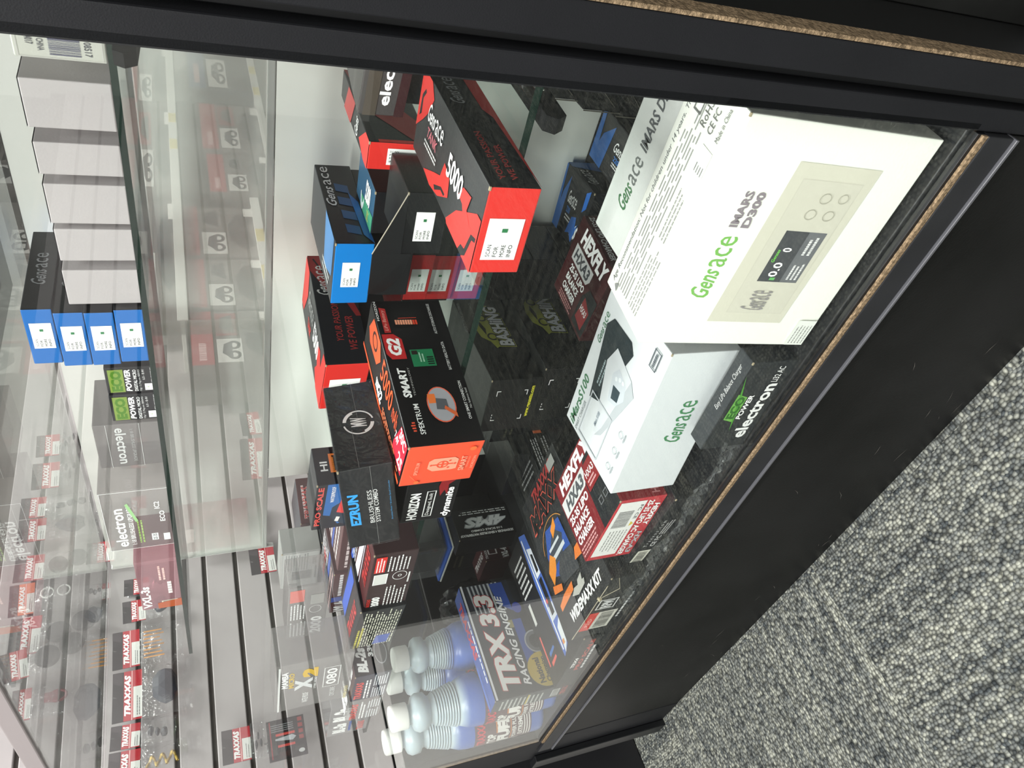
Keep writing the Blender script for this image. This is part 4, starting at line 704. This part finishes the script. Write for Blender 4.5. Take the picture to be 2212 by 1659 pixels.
for i, (z, x, y) in enumerate(((.9405, -.6823, .3234), (.9708, -.690, .328), (1.0010, -.694, .333), (1.0312, -.692, .337))):
    carton('battery_box', ('blue ended battery box at the bottom of the upper shelf stack', 'blue ended battery box second from the bottom of the upper shelf stack', 'blue ended battery box third from the bottom of the upper shelf stack', 'blue ended battery box topmost of the upper shelf stack')[i],
           (x, y, z, .1+i*.5, .080, .15, .0292), BB, [('F', 0, scan_label(.30, .12, .76, .84)), ('R', 0, [ga(.3, .3, .7, .8, '#77797c')])], group='blue ended battery boxes on the upper shelf', tabs=False)
for i, (x, y, l) in enumerate(((-.8000, .386, .0476), (-.8526, .3834, .0515))):
    carton('servo_box', ('black servo box with green ECO lettering touching the blue ended stack', 'black servo box with green ECO lettering left of its twin')[i], (x, y, ZT, 0, l, .09, .0592), '#222326', [
        ('F', 0, [R(.04, .64, .92, .94, '#7d9440'), T('ECO', .08, .68, .88, .90, '#4c7a20', 0, .06), T('POWER', .06, .50, .92, .62, '#f4f4f4', .15, .04), T('DIGITAL MICRO', .06, .38, .90, .45, '#f0f0f0', 0, .02), T('12g / 2.7kg.cm SERVO', .06, .30, .90, .35, '#e0e0e0', 0, 0), T('6.0 - 8.4V', .5, .22, .9, .27, '#e0e0e0', 0, 0), R(.08, .08, .34, .24, '#f0f0f0'), Pg([(.16, .10), (.24, .17), (.20, .17), (.28, .23), (.18, .17), (.22, .16)], '#7fae3c'), T('METAL GEAR', .38, .05, .7, .10, '#e0e0e0', 0, 0), T('ECP-827', .72, .05, .96, .10, '#e0e0e0', 0, 0)])], tabs=False)
carton('servo_box', 'smoky clear carton with upside-down electron lettering on the upper shelf', (-.950, .3812, ZT, .8, .0916, .09, .086), None, [
    ('F', 180, [T('electron', .08, .30, .92, .46, '#c9c9c9', 0, .02), T('1:18 BRUSHLESS UPGRADE', .12, .52, .88, .57, '#a9a9a9', 0, .0), R(.0, .66, 1, .667, '#c9c9c9'), R(0, .18, 1, .186, '#c9c9c9')])], mt=TINT, body='clear_box', tabs=False)
carton('servo_box', 'tall clear box with white electron upgrade lettering on the upper shelf', (-1.1125, .3447, ZT, .4, .1512, .09, .092), None, [
    ('F', 0, [T('electron', .06, .70, .72, .88, '#f4f4f4', 0, .02), T('1:18 BRUSHLESS UPGRADE', .08, .58, .74, .65, '#f0f0f0', 0, .01), LN(.1, .44, .5, .54, 2, '#9ab86a'), R(.12, .24, .24, .34, '#f0f0f0'), T('2S 3S', .13, .26, .23, .32, '#33353a'), T('IC2', .66, .16, .78, .24, '#f0f0f0'), T('ECO', .44, .10, .62, .18, '#e6e6e6', 0, .03), R(.10, .06, .22, .16, '#f0f0f0'), FR(0.01, .01, .99, .99, '#e6e6e6', .006, .008), Pg([(.5, .5), (.8, .62), (.78, .66), (.48, .54)], '#9ac88a')])], mt=clear('tinted_clear', (.8, .78, .78, 1), (.4, .38, .38, 1), .22, .06, gain=1.2), body='clear_box', tabs=False)
carton('servo_box', 'rose tinted clear box with small white marks at the left of the upper shelf', (-1.275, .2891+.035, ZT, .6, .150, .09, .062), None, [
    ('F', 0, [T('VXL-3s', .04, .74, .5, .96, '#eeeeee', .1, .04), LN(.6, .3, .9, .5, 2, '#f4c9c4', .5), T('-----', .3, .2, .55, .3, '#f0e6e6'), R(.06, .10, .16, .5, '#d9d4c4'), BC(.07, .14, .15, .46), Pg([(0, 0), (.16, 0), (.12, .6), (0, .6)], '#b5562c')])], mt=ROSE, body='clear_box', tabs=False)

# ------------------------------------------------------------------ slatwall merchandise
XW = -1.79
def hook(y, z, L=.07, lb=''):
    bm = bmesh.new(); tube(bm, [(XW+.001, y, z), (XW+L*.8, y, z+.002), (XW+L, y, z+.010)], .0016, 6); add_box(bm, XW+.0004, XW+.004, y-.012, y+.012, z-.02, z+.006, 0, .001)
    tag(bm_obj('peg_hook', bm, mat('#c9cbcd', .22, .6, metal=.9)), ('chrome peg hook of the '+' '.join(lb.split()[:11])) if lb else 'chrome peg hook on the slatwall', 'hook', 'peg hooks on the slatwall')
def blob(bm, c, s, mi=0, seed=0):
    r = bmesh.ops.create_icosphere(bm, subdivisions=2, radius=1); random.seed(seed)
    for v in r['verts']: v.co = Vector((c[0]+v.co.x*s[0]*random.uniform(.8, 1.1), c[1]+v.co.y*s[1]*random.uniform(.8, 1.1), c[2]+v.co.z*s[2]*random.uniform(.8, 1.1)))
    for v in r['verts']:
        for f in v.link_faces: f.material_index = mi
def product(kind, y0, y1, zb, zt, t, sd):
    """real goods inside a bag hanging between z zb..zt"""
    bm = bmesh.new(); yc = (y0+y1)/2; w = y1-y0; m_ = '#1c2026'; x = .012
    if kind == 'wheels':
        for q in (0, 1):
            zc = zt-(zt-zb)*(.3+.42*q); r = min(w*.38, (zt-zb)*.22)
            rings = [(r*.45, 0), (r*.9, .001), (r, .008), (r*.9, .016), (r*.45, .017)]; n = 20; L = []
            for rr, dx in rings: L.append([bm.verts.new((x-.008+dx, yc+(q-.5)*w*.2+rr*math.cos(2*PI*i/n), zc+rr*math.sin(2*PI*i/n))) for i in range(n)])
            for a, b in zip(L, L[1:]):
                for i in range(n): bm.faces.new((a[i], a[(i+1) % n], b[(i+1) % n], b[i]))
            bm.faces.new(L[-1]); m_ = '#1d2124'
    elif kind == 'springs':
        for q in range(3):
            pts = [(x+.006*math.cos(i*.8), yc-w*.2+w*.3*math.sin(PI*i/16)+q*.002, zt-.01-(zt-zb)*(.25*q+i/16*.25)) for i in range(17)]
            tube(bm, pts, .003, 6)
        m_ = '#b99c4a'
    elif kind == 'rings':
        for q in range(2):
            zc = zt-(zt-zb)*(.25+.35*q); tube(bm, [(x, yc+.013*math.cos(a*.5), zc+.013*math.sin(a*.5)) for a in range(13)], .002, 6)
        m_ = '#e6e6e2'
    elif kind == 'shell':
        blob(bm, (x, yc, (zb+zt)/2), (.012, w*.4, (zt-zb)*.32), 0, sd); m_ = '#232b36'
    elif kind == 'red':
        tube(bm, [(x, yc+.012*math.cos(a*.5), zb+.03+.016*math.sin(a*.5)) for a in range(13)], .003, 6); add_box(bm, x-.003, x+.003, yc-.01, yc+.01, zb+.03, zb+.055, 0, .001); m_ = '#7c2430'
    elif kind == 'tips':
        for q in range(8): tube(bm, [(x, y0+w*(.12+.1*q), zt-.005), (x, y0+w*(.12+.1*q), zb+.03+.004*(q % 3))], .0014, 5)
        m_ = '#c98a3c'
    else:
        for q in range(3): blob(bm, (x, yc+random.uniform(-.2, .2)*w, zt-(zt-zb)*(.3+.22*q)), (.006, w*random.uniform(.12, .25), (zt-zb)*random.uniform(.08, .14)), 0, sd+q)
    return bm_obj('product', bm, mat(m_, .45, .4), t)
def packet(y0, y1, z0, z1, bag, kind, lb, tilt=0, col='#b02a35', dark='#1f1c20', off=.05, hk=''):
    yc = (y0+y1)/2; w = y1-y0; h = z1-z0
    t = tag(empty('hanging_packet', (XW+off-.022, yc, z1), 0, rx=math.radians(tilt)), lb, 'packet')
    boxo('header_card', -.0008, .0008, -w/2, w/2, -h, 0, mat(dark, .4), t, bev=.0004)
    art('card_print', t, (.0009, -w/2, -h), (0, 1, 0), (0, 0, 1), w, h, [Pg([(0, 0), (1, 0), (1, .62), (.0, .62)], col), R(.0, .33, 1, .36, '#e9b4b4'), T('TRAXXAS', .10, .38, .92, .60, '#f2f2f2', .25, .06), R(.04, .0, .66, .30, '#dcdcd8'), LN(.08, .05, .5, .2, 2, '#6a6a6c', .35), Pg([(.7, .66), (1, .66), (1, 1), (.8, 1)], '#3a3438')])
    if bag:
        bm = bmesh.new(); n = 10; k = 6; G = []; random.seed(int(yc*1000))
        for i in range(n+1):
            f = i/n; row = []
            for j in range(k+1):
                g_ = j/k; th = .016*math.sin(PI*min(1, f*1.2))*math.sin(PI*g_)
                row.append(bm.verts.new((th+random.uniform(0, .003), -w/2*1.04+w*1.08*g_, -h-f*bag)))
            G.append(row)
        for i in range(n):
            for j in range(k): bm.faces.new((G[i][j], G[i+1][j], G[i+1][j+1], G[i][j+1]))
        bm_obj('clear_bag', bm, BAG, t)
        product(kind, -w/2, w/2, -h-bag*.9, -h-.004, t, int(yc*100))
    hook(yc, z1-.012, off-.018, lb)
PK = [(1.090, 1.164, 1.249, 1.303, .05, 'parts', 'packet high on the slatwall, farthest of the top row'),
      (.983, 1.067, 1.243, 1.305, .05, 'parts', 'packet second farthest in the top slatwall row'),
      (.896, .958, 1.267, 1.322, .12, 'parts', 'long bagged packet third farthest in the top slatwall row'),
      (.826, .892, 1.262, 1.321, .12, 'shell', 'bag with a grey moulding in the top slatwall row beside the long bag'),
      (.718, .787, 1.259, 1.319, .11, 'wheels', 'bag holding two small dark wheels in the top slatwall row'),
      (.630, .710, 1.272, 1.322, .11, 'rings', 'packet with orange card and white rings in the top slatwall row'),
      (.533, .624, 1.253, 1.313, .13, 'wheels', 'bag of ridged dark tyres under a red card in the top slatwall row'),
      (.461, .528, 1.266, 1.317, .13, 'wheels', 'tilted packet with two flat black tyres near the case top'),
      (.387, .455, 1.259, 1.294, .09, 'red', 'packet with a small maroon ring part near the case top'),
      (1.023, 1.130, 1.037, 1.097, .04, 'parts', 'farthest packet of the second slatwall row'),
      (.808, .925, 1.038, 1.094, .05, 'parts', 'pair-width packet in the second slatwall row behind the clear boxes'),
      (.741, .800, 1.110, 1.171, .06, 'parts', 'packet hung between the two slatwall rows'),
      (.638, .681, 1.034, 1.088, .05, 'parts', 'narrow packet in the second slatwall row behind the rose box'),
      (.567, .622, 1.042, 1.090, .07, 'shell', 'packet with a pale diagram card in the second slatwall row'),
      (.458, .547, 1.054, 1.109, .09, 'tips', 'packet with rows of gold pins in the second slatwall row'),
      (.340, .450, 1.049, 1.107, .10, 'shell', 'wide packet with a dark glossy moulding in the second slatwall row'),
      (.284, .334, 1.053, 1.109, .07, 'parts', 'narrow packet beside the gold springs in the second slatwall row'),
      (.210, .280, 1.053, 1.112, .09, 'springs', 'packet with gold coil springs at the near end of the second row'),
      (.641, .715, .740, .801, .0, 'parts', 'small red card packet hung low beyond the door strip'),
      (.202, .273, .838, .896, .03, 'parts', 'small red packet alone in the third slatwall row'),
      (.942, 1.090, .734, .796, .03, 'parts', 'red card packet low on the slatwall behind the hazy door'),
      (1.102, 1.190, .732, .786, .03, 'parts', 'red card packet farthest in the low slatwall row')]
for i, (a, b, c, d, bag, kd, lb) in enumerate(PK):
    packet(a, b, c, d, bag, kd, lb, off=(.075 if i == 7 else .05), tilt=(9 if i == 7 else random.uniform(-3, 3)), col='#e07a55' if i == 5 else '#b02a35')
t = tag(empty('hanging_packet', (XW+.035, .225, .804)), 'black tool set card with red and silver tools low on the slatwall', 'packet')
boxo('header_card', -.002, .002, -.043, .043, -.08, 0, mat('#15161a', .35), t, bev=.0006)
art('card_print', t, (.0021, -.043, -.08), (0, 1, 0), (0, 0, 1), .086, .08, [R(.3, .30, .36, .75, '#c23a32'), R(.58, .28, .64, .78, '#c23a32'), Pg([(.42, .35), (.48, .8), (.52, .8), (.56, .35), (.5, .25)], '#a9adb2'), [R(.7+.05*i, .3, .715+.05*i, .9, '#8f9296') for i in range(4)], [R(.4+.15*i, .06, .5+.15*i, .18, '#8c2a2a') for i in range(4)], E(.12, .15, .05, .08, '#d0d0d0'), R(.04, .9, .96, .93, '#8c2a30')])
hook(.225, .80, .03, 'black tool set card')
t = tag(empty('hanging_packet', (XW+.04, .80, .958)), 'large burgundy bag hanging beyond the rear door edge', 'packet')
boxo('burgundy_pouch', -.004, .006, -.072, .072, -.165, 0, mat('#7a4a50', .4, noise=.3, nscale=40), t, bev=.003); boxo('header_card', .0065, .0075, -.05, -.01, -.03, -.0, mat('#b9a0a0', .5), t, bev=.0003); hook(.80, .95, .03, 'large burgundy bag')

# boxed goods on shelves, set behind the showcase to stand in for reflected ones
SHF = [(1.20, 2.05, .675), (2.07, 3.70, .590), (1.40, 3.4, .930)]
for i, (a, b, z) in enumerate(SHF):
    t = tag(empty('reflection_shelf', (XW, (a+b)/2, z)), ('white shelf with red car boxes standing in for a reflection', 'farther low white shelf standing in for a reflection', 'upper white shelf standing in for a reflection')[i], 'shelf')
    boxo('shelf_board', .001, .22, -(b-a)/2, (b-a)/2, -.012, 0, mat('#c9c8c2', .5), t); boxo('price_rail', .2205, .226, -(b-a)/2, (b-a)/2, -.022, .008, mat('#dcdbd6', .3), t, bev=.0006)
    for q in range(2):
        o = boxo('price_tag', .2262, .2275, -.04+q*.2, .03+q*.2, -.02, .006, mat('#d9c76a', .5), t, bev=0)
carb = [(1.74, 2.02, .675, .25, 0), (1.48, 1.72, .675, .24, 0), (1.23, 1.46, .675, .23, 1), (2.42, 2.78, .590, .23, 1), (2.12, 2.38, .590, .22, 0), (2.92, 3.55, .590, .26, 2), (2.75, 3.30, .930, .16, 0), (2.12, 2.70, .930, .16, 1), (1.5, 2.05, .93, .16, 0)]
names = ['red and white car kit box, right of three on the wall shelf', 'red and white car kit box, middle of three on the wall shelf', 'red and white car kit box, left of three on the wall shelf', 'red car kit box right on the farther wall shelf', 'red car kit box left on the farther wall shelf', 'dark blue kit box on the farther wall shelf', 'red kit box farthest on the upper wall shelf', 'red kit box in the middle of the upper wall shelf', 'red kit box nearest on the upper wall shelf']
for (a, b, z, h, kd), lb in zip(carb, names):
    t = tag(empty('reflection_kit_box', (XW+.03, (a+b)/2, z)), lb, 'box'); w = b-a
    boxo('carton', 0, .17, -w/2, w/2, 0.0005, h, mat('#2c3038' if kd == 2 else '#6a6562', .5), t, bev=.002)
    hd = '#a82c34' if kd != 2 else '#2f4a78'
    its = [R(0, .74, 1, 1, hd), LN(.08, .80, .40, .94, 1, '#e0b0b0', .6), R(.03, .40, .46, .70, '#d8d6d2'), RG(.16, .5, .08, .08, '#2a2a2c', .5), RG(.34, .5, .08, .08, '#2a2a2c', .5), Pg([(.08, .52), (.20, .64), (.36, .62), (.42, .52)], '#33343a'),
           Pg([(.10, .16), (.28, .34), (.62, .36), (.86, .22), (.80, .12), (.2, .08)], '#202124'), E(.26, .14, .10, .12, '#151618'), E(.74, .16, .11, .13, '#151618'), R(.52, .44, .95, .70, '#8c3034' if kd == 1 else '#77726f'), Pg([(.56, .48), (.66, .66), (.86, .64), (.92, .50)], '#26272b'), R(.80, .02, .97, .14, '#dcdad6')]
    art('side_print', t, (.1705, -w/2, 0.0005), (0, 1, 0), (0, 0, 1), w, h, its)
